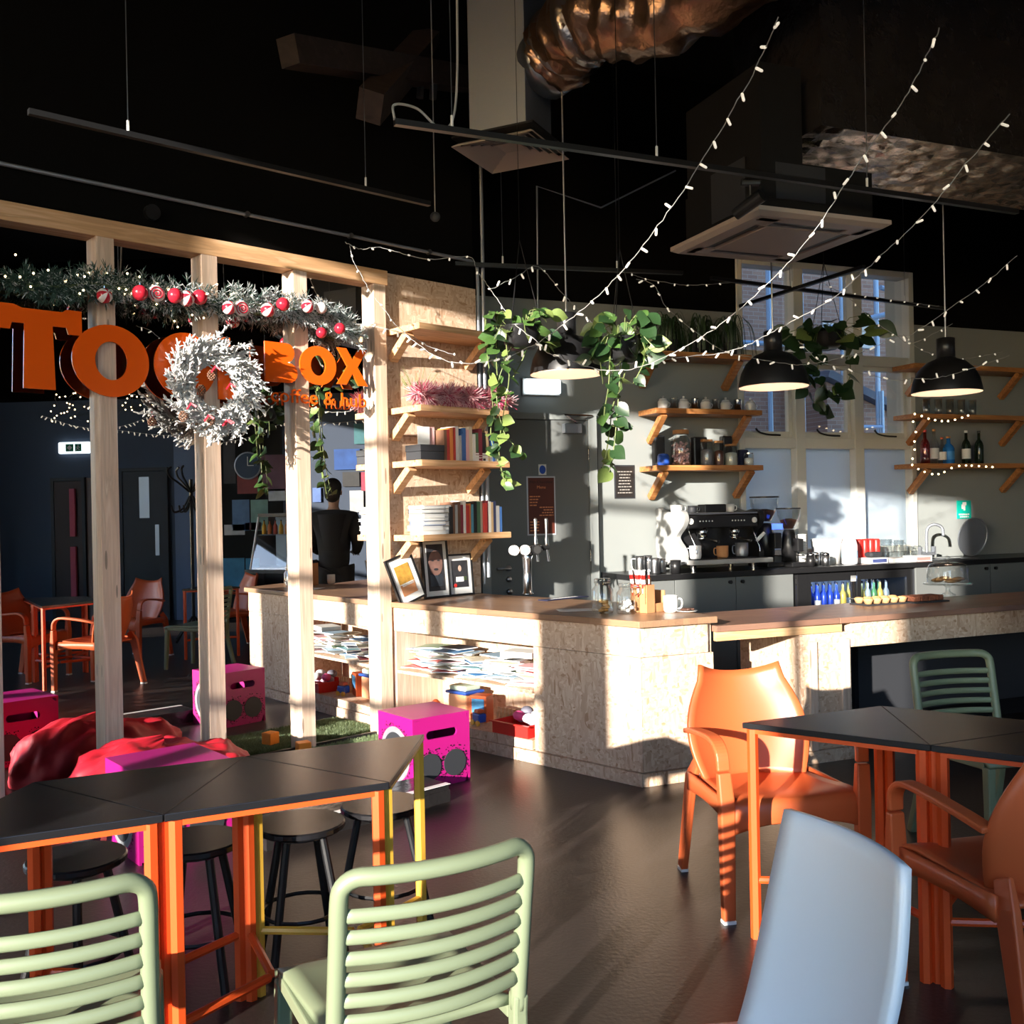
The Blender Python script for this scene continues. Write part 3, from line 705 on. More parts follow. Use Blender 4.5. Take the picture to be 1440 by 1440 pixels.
b = disc(MB(), .0, .195, .014, .022, .003, .0052); b.build('face_print', cm('face', (.5, .35, .28)), p3); MB().box(-.04, .03, .003, .0049, .1, .135).build('scarf_print', MT['paper'], p3)
b = disc(MB(), -.05, .075, .013, .013, .003, .0049); b.build('badge_print', MT['red'], p3)
# ------------------------------------------------------------------ things on and in the counter
def on_top(x, y, z=CT): 
    q = at_z(x, y, z); return Vector((q.x, q.y, z + .001))
# beer tap
q = on_top(742, 836)
t = thing('beer_tap', 'chrome beer font with three round badges and two tall handles', 'tap', q, WA)
MB().lathe([(.045, 0), (.045, .008), (.033, .015), (.03, .16), (.036, .25), (.05, .3)], 20).build('column', MT['steel'], t, smooth=True)
MB().tube([(-.13, 0, .31), (.11, 0, .33)], .028, 14).build('crossbar', MT['steel'], t, smooth=True)
for x, m in ((-.115, 'white'), (-.03, 'steel'), (.06, 'black')):
    h = MB().cyl((x, -.026, .32), (x, -.052, .32), .036, n=20).build('badge', MT['white' if m != 'black' else 'black'], t)
    MB().cyl((x, -.0525, .32), (x, -.054, .32), .029, n=20).build('badge_face', cm('badge_' + m, {'white': (.8, .8, .8), 'steel': (.25, .5, .6), 'black': (.03, .03, .03)}[m]), h)
for x in (.07, .155):
    MB().lathe([(.012, 0), (.016, .03), (.012, .06), (.009, .09), (.013, .2), (.012, .215)], 12, (x, 0, .33)).build('handle', MT['steel'], t, smooth=True)
    MB().cyl((x, 0, .33), (x, -.03, .23), .011, n=10).build('spout', MT['steel'], t)
MB().tube([(.1, 0, .33), (.17, 0, .33)], .02, 10).build('valve', MT['black'], t)
# bar mat, paper, jars
def rbx(name, label, cat, p0, rz, w, d, h, m, bevel=.0): 
    o = MB().box(-w / 2, w / 2, -d / 2, d / 2, 0, h).build(name, m, None, bevel=bevel, loc=p0, rz=rz); tag(o, label, cat); return o
q = on_top(793, 842)
t = thing('bar_mat', 'navy rubber bar runner with white lettering', 'bar mat', (q.x, q.y, CT + .001), WA + .35)
MB().box(-.2, .2, -.045, .045, 0, .006).build('mat', MT['navy'], t, bevel=.002)
b = MB()
for i in range(9): b.box(-.12 + .028 * i, -.1 + .028 * i, -.012, .012, .0061, .0068)
b.build('mat_lettering', MT['paper'], t)
q = on_top(812, 858)
rbx('paper_sheet', 'sheet of paper lying on the oak worktop', 'paper', (q.x, q.y, CT + .001), .1, .24, .13, .0015, MT['paper'])
def jar(x, y, r, h, label, fill, fh, lid=True):
    q = on_top(x, y); t = thing('glass_jar', label, 'jar', q)
    MB().lathe([(r * .9, 0), (r, .01), (r, h * .68), (r * .72, h * .78), (r * .72, h * .86)], 20).build('glass', MT['clear'], t, smooth=True)
    MB().lathe([(r * .78, 0), (r * .78, h * .1), (r * .7, h * .13)], 20, (0, 0, h * .865)).build('lid', MT['clear'] if lid else MT['steel'], t, smooth=True)
    return t
t = jar(848, 862, .062, .2, 'tall glass jar of wrapped biscuits on the counter', None, 0)
rj = random.Random(5)
for i in range(4):
    b = MB(); b.cube((0, 0, 0), (.05, .035, .016)); o = b.build('biscuit', cm('biscuit', (.62, .33, .1)), t, bevel=.003, loc=(rj.uniform(-.015, .015), rj.uniform(-.015, .015), .014 + .018 * i)); o.rotation_euler = (rj.uniform(-.25, .25), rj.uniform(-.25, .25), rj.uniform(0, 3))
t = jar(881, 863, .056, .175, 'clip-top glass jar of white marshmallows', None, 0)
b0 = MB().ell((0, 0, 0), (.013, .013, .011), 8, 6).mesh('marshmallow', MT['white'], True)
for i in range(22): inst('marshmallow', b0, t, TR(rj.uniform(-.032, .032), rj.uniform(-.032, .032), .018 + .055 * rj.random()))
MB().tube(spline([(.05, 0, .1), (.075, 0, .12), (.072, 0, .15), (.045, 0, .155)]), .003, 6).build('wire_clip', MT['steel'], t)
# cardboard caddy with striped straws
q = on_top(912, 860)
t = thing('card_caddy', 'brown cardboard caddy holding red striped straws and mugs', 'caddy', q, WA + .3)
b = MB(); b.box(-.085, .085, -.06, -.054, 0, .05).box(-.085, .085, .054, .06, 0, .19).box(-.085, -.079, -.054, .054, 0, .16).box(.079, .085, -.054, .054, 0, .12).box(-.079, .079, -.054, .054, 0, .004)
b.build('tray', MT['card'], t); MB().box(-.085, -.02, -.068, -.061, 0, .16).build('front_flap', MT['card'], t); MB().box(-.004, .0, -.053, .053, .005, .13).build('divider', MT['card'], t)
for i in range(24):
    x, y = rj.uniform(-.072, -.012), rj.uniform(-.045, .045); lean = Vector((x * .25 - .015, y * .35, .235))
    s = MB()
    for k in range(9): s.cyl(Vector((x, y, .008)) + lean * (k / 9), Vector((x, y, .008)) + lean * ((k + 1) / 9), .0052, n=6, m=k % 2)
    s.build('straw', [MT['paper'], MT['red']], t)
def mug(p, rz, label, m='white', r=.041, h=.095, nm='mug', group=None, hr=.026):
    t = thing(nm, label, 'mug', p, rz, group)
    b = MB(); b.lathe([(r * .8, 0), (r * .95, .012), (r, .03), (r, h), (r * .92, h), (r * .88, .014)], 20); b.build('cup', MT[m], t, smooth=True)
    MB().tube(spline([(r - .004, 0, h * .8), (r + hr * .8, 0, h * .78), (r + hr, 0, h * .5), (r + hr * .7, 0, h * .25), (r - .004, 0, h * .2)], 4), .005, 7).build('handle', MT[m], t, smooth=True)
    return t
mug(on_top(943, 861), 0, 'white mug standing at the end of the cardboard caddy')
q = on_top(925, 855); mug((q.x, q.y, CT + .006), -.4, 'small white jug tucked inside the cardboard caddy', r=.035, h=.08)
q = on_top(966, 861)
t = thing('sample_plate', 'small white plate of broken biscuits beside the mug', 'plate', q)
MB().lathe([(.03, 0), (.06, .008), (.062, .01), (.03, .004)], 20).build('dish', MT['white'], t, smooth=True)
for i in range(5): MB().cube((rj.uniform(-.03, .03), rj.uniform(-.03, .03), .016), (.03, .02, .012)).build('biscuit_piece', MT['coffee'], t, bevel=.003)
# pies and flapjack on slates
def slate(x, y, w, d, label, rz=WA):
    q = at_z(x, y, LT); t = thing('slate_board', label, 'slate', (q.x, q.y, LT + .001), rz)
    MB().box(-w / 2, w / 2, -d / 2, d / 2, 0, .008).build('slab', MT['charcoal'], t); return t, q
t, q = slate(1238, 849, .36, .17, 'dark slate board under the row of small pies')
crust = mat('pie_crust', (.62, .36, .17), .7, var=(30, .3)); lid_m = mat('pie_lid', (.6, .33, .13), .6, var=(40, .3))
n = 0
for i in range(5):
    for j in range(2):
        u = -.14 + .07 * i; v = -.045 + .085 * j
        p = Vector((q.x, q.y, LT + .0095)) + RE_ * u + RB * v
        o = thing('small_pie', 'little round pie, %s in the %s row on the slate' % (ORD[i], ('front', 'back')[j]), 'pie', p, 0, 'small pies on the slate')
        MB().lathe([(.022, 0), (.032, .026), (.034, .03)], 14).build('crust', crust, o, smooth=True); MB().lathe([(.031, 0), (.02, .007), (.001, .009)], 14, (0, 0, .0305)).build('lid', lid_m, o, smooth=True)
t, q2 = slate(1297, 846, .3, .17, 'dark slate board under the flapjack slices')
fj = mat('flapjack', (.22, .07, .035), .7, bump=(80, 1.), var=(40, .5))
for i in range(4):
    p = Vector((q2.x, q2.y, LT + .0095)) + RE_ * (-.1 + .066 * i) + RB * .0
    o = MB().box(-.03, .03, -.06, .06, 0, .035).build('flapjack', fj, None, bevel=.008, loc=p, rz=WA); tag(o, 'dark oaty flapjack slice, %s along the right slate' % ORD[i], 'flapjack', 'flapjack slices on the slate')
q = at_z(1218, 845, LT); t = thing('price_tag', 'little white price tag on a wire stick', 'sign', (q.x, q.y, LT + .001), WA)
MB().cyl((0, 0.12, 0), (0, .12, .13), .002, n=6).build('stick', MT['steel'], t); MB().box(-.025, .02, .117, .12, .125, .165).build('card', MT['paper'], t); MB().box(-.02, .02, .1, .14, 0, .006).build('foot', MT['black'], t)
q = at_z(1333, 838, LT)
t = thing('cake_stand', 'glass cake stand with a domed lid over pastries', 'cake stand', (q.x, q.y, LT + .001), WA)
MB().lathe([(.055, 0), (.05, .01), (.016, .03), (.014, .06), (.03, .075), (.16, .08), (.165, .09), (.15, .086)], 28).build('stand', MT['clear'], t, smooth=True)
MB().lathe([(.135, 0), (.137, .02), (.135, .1), (.12, .13), (.08, .142), (.015, .145)], 28, (0, 0, .091), cap=False).build('dome', MT['clear'], t, smooth=True)
MB().ell((0, 0, .26), (.02, .02, .022), 12, 8).build('knob', MT['clear'], t, smooth=True)
for i in range(6):
    a = i * 1.05; MB().ell((.07 * math.cos(a), .07 * math.sin(a), .108 + (.012 if i % 2 else 0)), (.05, .035, .014), 10, 6).build('pastry', crust if i % 3 else lid_m, t, smooth=True)

# magazines heaped in the open shelf
MC = [('white', (.8, .8, .78)), ('pale blue', (.35, .5, .62)), ('blue', (.08, .25, .5)), ('pink', (.72, .45, .48)), ('grey', (.45, .46, .46)), ('cream', (.7, .64, .5)), ('teal', (.15, .35, .4)), ('dark', (.05, .06, .09)), ('red', (.55, .1, .1)), ('green', (.3, .42, .28))]
rm = random.Random(21); cnt = {}
for lay in range(11):
    for k in range(5):
        if lay > 7 and k in (0, 2): continue
        nm, c = rm.choice(MC[:6] if rm.random() < .5 else MC)
        u = UO + .17 + k * .235 + rm.uniform(-.04, .04); d = .17 + rm.uniform(-.045, .05)
        z = .427 + lay * .0145 + (.012 if k % 2 else 0)
        p = lt(u, d, z); cnt[(nm, lay)] = cnt.get((nm, lay), 0) + 1
        t = thing('magazine', '%s magazine in layer %s of the heap, %s pile from the counter corner' % (nm, ORD[lay], ORD[k]), 'magazine', p, math.atan2(LA.y, LA.x) + rm.uniform(-.5, .5), 'magazines heaped in the counter shelf')
        w, h = rm.uniform(.2, .27), rm.uniform(.15, .2)
        sag = rm.uniform(0, .012)
        b = MB(); b.grid(lambda a, e: (-w / 2 + w * a, -h / 2 + h * e, .004 - sag * (2 * a - 1) ** 2 * .5), 4, 1); b.build('leaves', MT['paper'], t, solid=.006)
        b = MB(); b.grid(lambda a, e: (-w / 2 + w * a, -h / 2 + h * e, .0085 - sag * (2 * a - 1) ** 2 * .5), 4, 1); b.build('cover', cm('mag_' + nm, c, .35), t, solid=.0015)
book('book', 'white', .035, .23, .16, 'thick white paperback lying on top of the magazine heap', lt(1.12, .06, .625), math.atan2(-LA.y, -LA.x) + .2, None, lying=True)
# toys on the bottom shelf
ZB = .131
q = lt(1.0, .14, ZB); ra = math.atan2(-LA.y, -LA.x)
t = thing('toy_tray', 'red plastic tray of small toys in the counter shelf', 'tray', q, ra)
b = MB(); b.box(-.15, .15, -.13, -.124, 0, .075).box(-.15, .15, .124, .13, 0, .075).box(-.15, -.144, -.124, .124, 0, .075).box(.144, .15, -.124, .124, 0, .075).box(-.144, .144, -.124, .124, 0, .004).box(-.165, .165, -.145, -.13, .068, .075)
b.build('tray_body', MT['red'], t)
for i, c in enumerate([(.7, .6, .75), (.8, .1, .3), (.8, .8, .8), (.35, .3, .45), (.8, .8, .8), (.2, .2, .25), (.75, .5, .65)]):
    b = MB(); b.ell((0, 0, 0), (rj.uniform(.03, .05), rj.uniform(.03, .045), rj.uniform(.02, .035)), 9, 6); b.build('soft_toy', cm('toy%d' % i, c), t, smooth=True, loc=(rj.uniform(-.1, .1), rj.uniform(-.08, .08), .075 + .02 * (i % 3)))
q = lt(1.62, .22, ZB)
t = thing('toy_bucket', 'orange plastic toy bucket with a blue lid rim and frosted lid', 'bucket', q, ra)
MB().box(-.085, .085, -.075, .075, 0, .16).build('bucket', mat('peach_plastic', (.85, .4, .2), .35), t, bevel=.012); MB().box(-.1, .1, -.09, .09, .161, .18).build('lid_rim', MT['blue'], t, bevel=.008); MB().box(-.08, .08, -.07, .07, .181, .215).build('lid', mat('frosted_green_plastic', (.55, .68, .55), .3), t, bevel=.01)
q = lt(1.44, .2, ZB); t = thing('picture_block_box', 'orange toy box with a blue picture label', 'box', q, ra + .3)
MB().box(-.06, .06, -.05, .05, 0, .17).build('box_body', MT['orange'], t, bevel=.004); MB().box(-.045, .045, -.053, -.0505, .06, .15).build('label', mat('blue_picture', (.08, .3, .55), .4, var=(25, .8)), t)
q = lt(1.36, .1, ZB); t = thing('toy_truck', 'small blue and orange toy truck on the counter shelf', 'toy', q, ra - .2)
MB().box(-.04, .04, -.03, .03, .02, .075).build('cab', MT['blue'], t, bevel=.008); MB().box(-.025, .025, -.025, .025, .076, .1).build('roof', MT['orange'], t, bevel=.006)
for x in (-.028, .028): MB().cyl((x, -.036, .018), (x, -.024, .018), .018, n=12).build('wheel', MT['yellow_metal'], t)
q = lt(1.22, .2, ZB); t = thing('wooden_rack', 'little wooden toy rack with upright pegs', 'toy', q, ra)
MB().box(-.08, .08, -.04, .04, 0, .012).build('base', MT['pine_x'], t)
for i in range(5): MB().box(-.075 + .034 * i, -.06 + .034 * i, -.012, .012, .0125, .11).build('peg', MT['pine_x'], t)
q = lt(1.85, .16, ZB); t = thing('orange_toy', 'knobbly orange plastic toy beside the bucket', 'toy', q, ra)
b = MB(); 
for i in range(7): b.ell((rj.uniform(-.03, .03), rj.uniform(-.03, .03), .03 + .012 * i * .6), (.026, .026, .024), 9, 6)
b.build('body', MT['orange'], t, smooth=True)
MT['machine_white'] = mat('machine_white', (.36, .365, .36), .35)
# ------------------------------------------------------------------ bar wall: door, notices, shelves, back counter
def text_mesh(body, size, m, depth=.0006, align='CENTER'):
    cu = bpy.data.curves.new('t', 'FONT'); cu.body = body; cu.size = size; cu.extrude = depth; cu.align_x = align; cu.resolution_u = 2
    ob = bpy.data.objects.new('t', cu); COL.objects.link(ob)
    me = bpy.data.meshes.new_from_object(ob.evaluated_get(bpy.context.evaluated_depsgraph_get())); bpy.data.objects.remove(ob)
    me.materials.clear(); me.materials.append(m); return me
def wall_text(parent, body, size, m, u, off, z, align='CENTER'):
    me = text_mesh(body, size, m, align=align)
    o = bpy.data.objects.new('lettering', me); COL.objects.link(o); o.parent = parent
    o.matrix_local = LOCAL[parent.name] @ frame_m(wpt(u, off, z), (WE[0], WE[1], 0), (WN[0], WN[1], 0))
    return o
def wbox(b, u0, u1, o0, o1, z0, z1, m=0): return b.box(u0, u1, -o1, -o0, z0, z1, m, TW)
d0, d1 = wall_u(700) - .1, wall_u(823)
dr = thing('door_1', 'grey flush door with lever handle and closer behind the beer tap', 'door', wpt((d0 + d1) / 2, 0, 0), WA); dr['kind'] = 'structure'
wbox(MB(), d0, d1, .001, .045, .01, 2.24).build('door_leaf', MT['door_grey'], dr, world=True, bevel=.003)
b = MB(); wbox(b, d1 + .004, d1 + .08, .001, .06, 0, 2.3); wbox(b, d0 - .08, d0 - .004, .001, .06, 0, 2.3); wbox(b, d0 - .004, d1 + .004, .001, .06, 2.244, 2.3); b.build('door_frame', MT['grey_wall'], dr, world=True, bevel=.003)
wbox(MB(), d1 + .082, d1 + .1, .0, .03, 0, 2.28).build('shadow_gap', MT['black'], dr, world=True)
for z in (.4, 1.05, 1.9): MB().cyl(wpt(d1 + .002, .055, z), wpt(d1 + .002, .055, z + .1), .008, n=8).build('hinge', MT['steel'], dr, world=True)
h = MB(); uh = wall_u(712, 795); h.cyl(wpt(uh, .045, 1.02), wpt(uh, .1, 1.02), .01); h.tube([wpt(uh, .1, 1.02), wpt(uh - .12, .1, 1.02)], .009, 8); h.cyl(wpt(uh, .0455, 1.02), wpt(uh, .052, 1.02), .026, n=16); h.cyl(wpt(uh, .0455, .93), wpt(uh, .06, .93), .024, n=16); h.cyl(wpt(uh, .0455, .83), wpt(uh, .07, .83), .024, n=16)
h.build('door_handle', MT['steel_br'], dr, world=True, smooth=True)
uc = wall_u(805, 600); b = MB(); wbox(b, uc - .12, uc + .04, .046, .1, 2.13, 2.21); b.build('door_closer', MT['galv'], dr, world=True, bevel=.004)
b = MB(); b.tube([wpt(uc, .08, 2.22), wpt(uc - .16, .2, 2.27), wpt(d1 + .03, .07, 2.28)], .009, 8); b.build('closer_arm', MT['steel'], dr, world=True)
# notices
def notice(name, label, x0, y0, x1, y1, m, off, edge=None, cat='notice'):
    a = on_wall(x0, y0, off); c = on_wall(x1, y1, off); u0, u1 = wall_u(x0, y0, off), wall_u(x1, y1, off)
    t = thing(name, label, cat, wpt((u0 + u1) / 2, off, c.z), WA)
    if edge: wbox(MB(), u0 - .012, u1 + .012, off, off + .004, c.z - .012, a.z + .012).build('border', edge, t, world=True)
    wbox(MB(), u0, u1, off + .0045 if edge else off, off + .006, c.z, a.z).build('sheet', m, t, world=True)
    return t, (u0 + u1) / 2, c.z, a.z, u1 - u0
brown_print = mat('brown_print', (.1, .025, .016), .4); orange_ink = cm('orange_ink', (.75, .28, .12)); dark_ink = cm('dark_ink', (.02, .01, .01)); white_ink = cm('white_ink', (.8, .8, .8))
t, uc_, z0, z1, wd = notice('menu_poster', 'brown hot chocolate menu poster on the grey door', 742, 672, 780, 750, brown_print, .046, MT['silver_paint'], 'poster')
wall_text(t, 'Hot Chocolate', .034, dark_ink, uc_, .0535, z1 - .045); wall_text(t, 'Menu', .036, orange_ink, uc_, .0535, z1 - .09)
rl = random.Random(2)
def print_lines(t, m, u0, u1, off, zs, h, align):       # small print too fine to read, as ruled dashes
    b = MB()
    for z in zs:
        w = (u1 - u0) * rl.uniform(.55, 1); a = u0 if align == 'L' else u1 - w if align == 'R' else (u0 + u1 - w) / 2
        x = a
        while x < a + w - .004:
            e = min(a + w, x + rl.uniform(.012, .03)); b.box(x, e, -off - .0008, -off, z, z + h, 0, TW); x = e + .006
    b.build('small_print', m, t, world=True)
print_lines(t, orange_ink, uc_ - wd / 2 + .012, uc_ - .01, .0525, [z1 - .16 - .024 * i for i in range(4)], .009, 'L')
print_lines(t, orange_ink, uc_ - .02, uc_ + wd / 2 - .012, .0525, [z1 - .25 - .022 * i for i in range(4)], .009, 'R')
print_lines(t, orange_ink, uc_ - wd / 2 + .012, uc_ - .02, .0525, [z1 - .37 - .024 * i for i in range(4)], .009, 'L')
t, uc_, z0, z1, wd = notice('fire_door_sticker', 'white sticker with a blue oval on the grey door', 757, 653, 768, 668, MT['paper'], .046, None, 'sticker')
b = MB(); n = 20; b.add([wpt(uc_ + wd * .42 * math.cos(2 * PI * q / n), .0525, (z0 + z1) / 2 + .036 * math.sin(2 * PI * q / n)) for q in range(n)], [list(range(n))]); b.build('blue_oval', MT['blue'], t, world=True)
t, uc_, z0, z1, wd = notice('black_notice', 'black notice with small print beside the bar shelves', 865, 656, 891, 699, mat('black_notice', (.02, .017, .016), .4), .002, MT['charcoal'])
print_lines(t, cm('grey_ink', (.3, .28, .26)), uc_ - wd / 2 + .012, uc_ + wd / 2 - .012, .0085, [z1 - .05 - .026 * i for i in range(8)], .009, 'C')
# lit exit box
u = wall_u(765, 543, .08); z = on_wall(765, 543, .08).z
t = thing('exit_light', 'lit white emergency exit light box above the grey door', 'exit light', wpt(u, .001, z), WA)
wbox(MB(), u - .17, u + .17, .001, .03, z - .07, z + .07).build('back_plate', MT['white'], t, world=True, bevel=.006); wbox(MB(), u - .16, u + .16, .031, .08, z - .06, z + .06).build('diffuser', MT['exit_glow'], t, world=True, bevel=.015)

# ---- wall shelves of the bar
def bar_shelf(label, u0, u1, z, brs, d=.3, side=1, m='pine_dk'):
    s = thing('bar_shelf', label, 'shelf', wpt((u0 + u1) / 2, 0, z - .045), WA, 'bar wall shelves')
    wbox(MB(), u0, u1, .002, d, z - .045, z).build('board', MT[m], s, world=True, bevel=.003)
    for u in brs:
        b = MB(); b.sweep([wpt(u, .015, z - .27), wpt(u, d - .04, z - .048)], (WE[0], WE[1], 0), .055, .05); b.build('bracket', MT[m], s, world=True)
ua, ub = wall_u(922, 574, .3), wall_u(1072, 576, .3)
bar_shelf('varnished pine bar shelf carrying white sugar pots', ua, ub, 2.335, (ua + .1, ub - .12))
bar_shelf('varnished pine bar shelf carrying sweet jars above the coffee machine', ua, ub, 1.85, (ua + .1, ub - .1))
bar_shelf('top bar shelf holding spider plants', ua - .05, ub - .1, 2.82, (ua + .03, ub - .2))
uc, ud = wall_u(1288, 582, .3), wall_u(1288, 582, .3) + 1.6
bar_shelf('upper bar shelf right of the window with glasses', uc, ud, 2.34, (uc + .18, ud - .2))
bar_shelf('lower bar shelf right of the window with spirit bottles', uc, ud, 1.865, (uc + .18, ud - .2))
bar_shelf('highest bar shelf right of the window', uc, ud, 2.82, (uc + .18, ud - .2))
def sp(x, off, z, y=600): return wpt(wall_u(x, y, off), off, z)
for i, x in enumerate((933, 962, 993, 1021, 1056)):
    t = thing('sugar_pot', 'white lidded sugar pot, %s from the left on the middle bar shelf' % ORD[i], 'pot', sp(x, .2, 2.336), WA, 'white pots on the bar shelf')
    MB().lathe([(.03, 0), (.045, .01), (.047, .06), (.036, .078)], 18).build('pot', MT['white'], t, smooth=True); MB().lathe([(.037, 0), (.03, .012), (.01, .017), (.008, .024), (.012, .032), (.004, .038)], 16, (0, 0, .0785)).build('lid', MT['white'], t, smooth=True)
    MB().tube(spline([(.04, 0, .06), (.068, 0, .05), (.06, 0, .025), (.04, 0, .02)], 4), .005, 6).build('handle', MT['white'], t, smooth=True)
for i, (x, m) in enumerate(((948, 'clear'), (978, 'steel'), (1007, 'clear'), (1038, 'steel'))):
    o = MB().lathe([(.03, 0), (.034, .1), (.034, .105), (.03, .1), (.027, .005)], 18).build('tumbler', MT[m], None, smooth=True, loc=sp(x, .15, 2.336)); tag(o, '%s tumbler, %s between the sugar pots' % ({'clear': 'glass', 'steel': 'shiny metal'}[m], ORD[i]), 'tumbler', 'tumblers on the bar shelf')
# sweet jars
t = thing('sweet_jar', 'big glass jar of pink marshmallows on the bar shelf', 'jar', sp(957, .16, 1.851), 0)
MB().lathe([(.075, 0), (.09, .02), (.09, .22), (.065, .26), (.065, .275)], 22).build('glass', MT['clear'], t, smooth=True); MB().lathe([(.07, 0), (.07, .03), (.06, .035)], 20, (0, 0, .276)).build('lid', MT['card'], t)
b0 = MB().ell((0, 0, 0), (.014, .014, .012), 7, 5).mesh('marshmallow', mat('pink_marshmallow', (.72, .45, .45), .8), True)
for i in range(110):
    a = rj.uniform(0, 2 * PI); r = .072 * math.sqrt(rj.random()); inst('marshmallow', b0, t, TR(r * math.cos(a), r * math.sin(a), .018 + .18 * rj.random()))
o = thing('blue_tub', 'blue plastic tub beside the marshmallow jar', 'tub', sp(932, .2, 1.851)); MB().lathe([(.045, 0), (.055, .02), (.05, .085)], 18).build('tub', MT['blue'], o, smooth=True); MB().lathe([(.05, 0), (.04, .014), (.005, .018)], 18, (0, 0, .0855)).build('lid', MT['blue'], o, smooth=True)
for i, (x, h, r, fill, lab) in enumerate(((993, .24, .06, (.25, .25, .27), 'tall jar of grey sugar sticks'), (1010, .23, .045, (.14, .05, .035), 'narrow jar of cocoa nibs'), (1027, .2, .06, (.5, .53, .48), 'square jar with a white label'), (1052, .12, .045, (.75, .75, .75), 'short jar of mini marshmallows'))):
    t = thing('storage_jar', lab + ' on the bar shelf', 'jar', sp(x, .16, 1.851), 0)
    MB().lathe([(r * .95, 0), (r, .01), (r, h * .82), (r * .85, h * .87)], 18).build('glass', MT['clear'], t, smooth=True); MB().lathe([(r * .9, 0), (r * .9, h * .08)], 18, (0, 0, h * .875)).build('lid', MT['card'] if i < 3 else MT['steel'], t); MB().lathe([(r * .88, .004), (r * .88, h * .55), (r * .3, h * .6)], 16).build('contents', cm('fill%d' % i, fill), t, smooth=True)
for i, (x, w, h, m) in enumerate(((925, .1, .27, 'charcoal'), (982, .14, .26, 'black'), (1020, .1, .27, 'black'), (1043, .09, .15, 'navy'))):
    o = MB().box(-w / 2, w / 2, -.035, .035, 0, h).build('coffee_bag', MT[m], None, bevel=.012, loc=sp(x, .06, 1.851), rz=WA); tag(o, 'dark coffee bag standing at the back of the jar shelf, %s from the left' % ORD[i], 'bag', 'coffee bags on the bar shelf')
# spirit bottles to the right of the window
def bottle(p, r, h, m, cap, label, lab=None, name='bottle', group=None, cat='bottle'):
    t = thing(name, label, cat, p, WA, group)
    MB().lathe([(r * .9, 0), (r, .008), (r, h * .55), (r * .8, h * .65), (r * .36, h * .74), (r * .33, h * .93)], 16).build('glass', m, t, smooth=True)
    MB().lathe([(r * .4, 0), (r * .4, h * .068)], 12, (0, 0, h * .932)).build('cap', cap, t)
    if lab: MB().lathe([(r * 1.015, h * .15), (r * 1.015, h * .45)], 16, cap=False).build('label', lab, t, smooth=True)
    return t
gin = clear('rose_glass', (.8, .12, .14), .1); dkg = mat('dark_green_glass', (.01, .02, .012), .1)
for i, (x, r, h, m, c, l, lb) in enumerate(((1300, .045, .33, gin, MT['red'], 'rose pink gin bottle with red cap', None), (1313, .042, .34, MT['clear'], MT['card'], 'clear spirit bottle with wooden stopper', MT['paper']), (1324, .04, .26, MT['clear'], MT['orange'], 'small clear bottle with orange stopper', MT['paper']), (1333, .055, .27, mat('blue_glass', (.02, .16, .5), .15), MT['card'], 'squat bright blue gin bottle', cm('bl', (.05, .25, .6))), (1358, .042, .33, dkg, MT['paper'], 'dark green wine bottle with white label', MT['paper']), (1376, .042, .33, dkg, MT['black'], 'dark bottle at the end of the bottle shelf', None))):
    bottle(sp(x, .17, 1.866), r, h, m, c, l + ' on the lower right bar shelf', lb)
for i, x in enumerate((1303, 1320, 1336, 1352, 1368)):
    o = MB().lathe([(.03, 0), (.033, .005), (.038, .16), (.035, .16), (.03, .012)], 16).build('pint_glass', MT['clear'], None, smooth=True, loc=sp(x, .16, 2.341)); tag(o, 'upright pint glass, %s from the left on the right bar shelf' % ORD[i], 'glass', 'pint glasses on the right bar shelf')

# ---- back counter
BT = .95
ul = wall_u(893, 800, .6); ur = 6.9
bt = MB(); wbox(bt, ul, ur, .002, .62, BT - .045, BT); o = bt.build('back_worktop', MT['black'], None, bevel=.003); tag(o, 'black back counter top along the bar wall', 'worktop')
uf0, uf1 = wall_u(1117, 830, .6), wall_u(1288, 830, .6)
uk0 = wall_u(950, 830, .6)
def cabinet(label, u0, u1, doors, knobs=True):
    t = thing('bar_cabinet', label, 'cabinet', wpt((u0 + u1) / 2, .3, 0), WA)
    wbox(MB(), u0, u1, .01, .575, .0, BT - .046).build('body', MT['charcoal'], t, world=True)
    w = (u1 - u0) / doors
    for i in range(doors):
        d = MB(); wbox(d, u0 + w * i + .003, u0 + w * (i + 1) - .003, .576, .596, .08, BT - .05); d = d.build('door', MT['door_grey'], t, world=True, bevel=.002)
        if knobs: 
            k = u0 + w * i + (w - .06 if i % 2 == 0 else .06)
            b = MB(); b.v = []; b.cyl(wpt(k, .597, .86), wpt(k, .617, .86), .016, n=12); b.v = [LOCAL[t.name] @ v for v in b.v]; b.build('knob', MT['black'], d)
cabinet('grey two door cabinet below the coffee machine', uk0, uf0 - .004, 2)
cabinet('grey cabinet below the sink on the right', uf1 + .004, ur, 3)
t = thing('bar_cabinet', 'narrow grey end cabinet at the left of the back counter', 'cabinet', wpt((ul + uk0) / 2, .3, 0), WA); wbox(MB(), ul + .01, uk0 - .004, .01, .59, 0, BT - .046).build('body', MT['door_grey'], t, world=True)
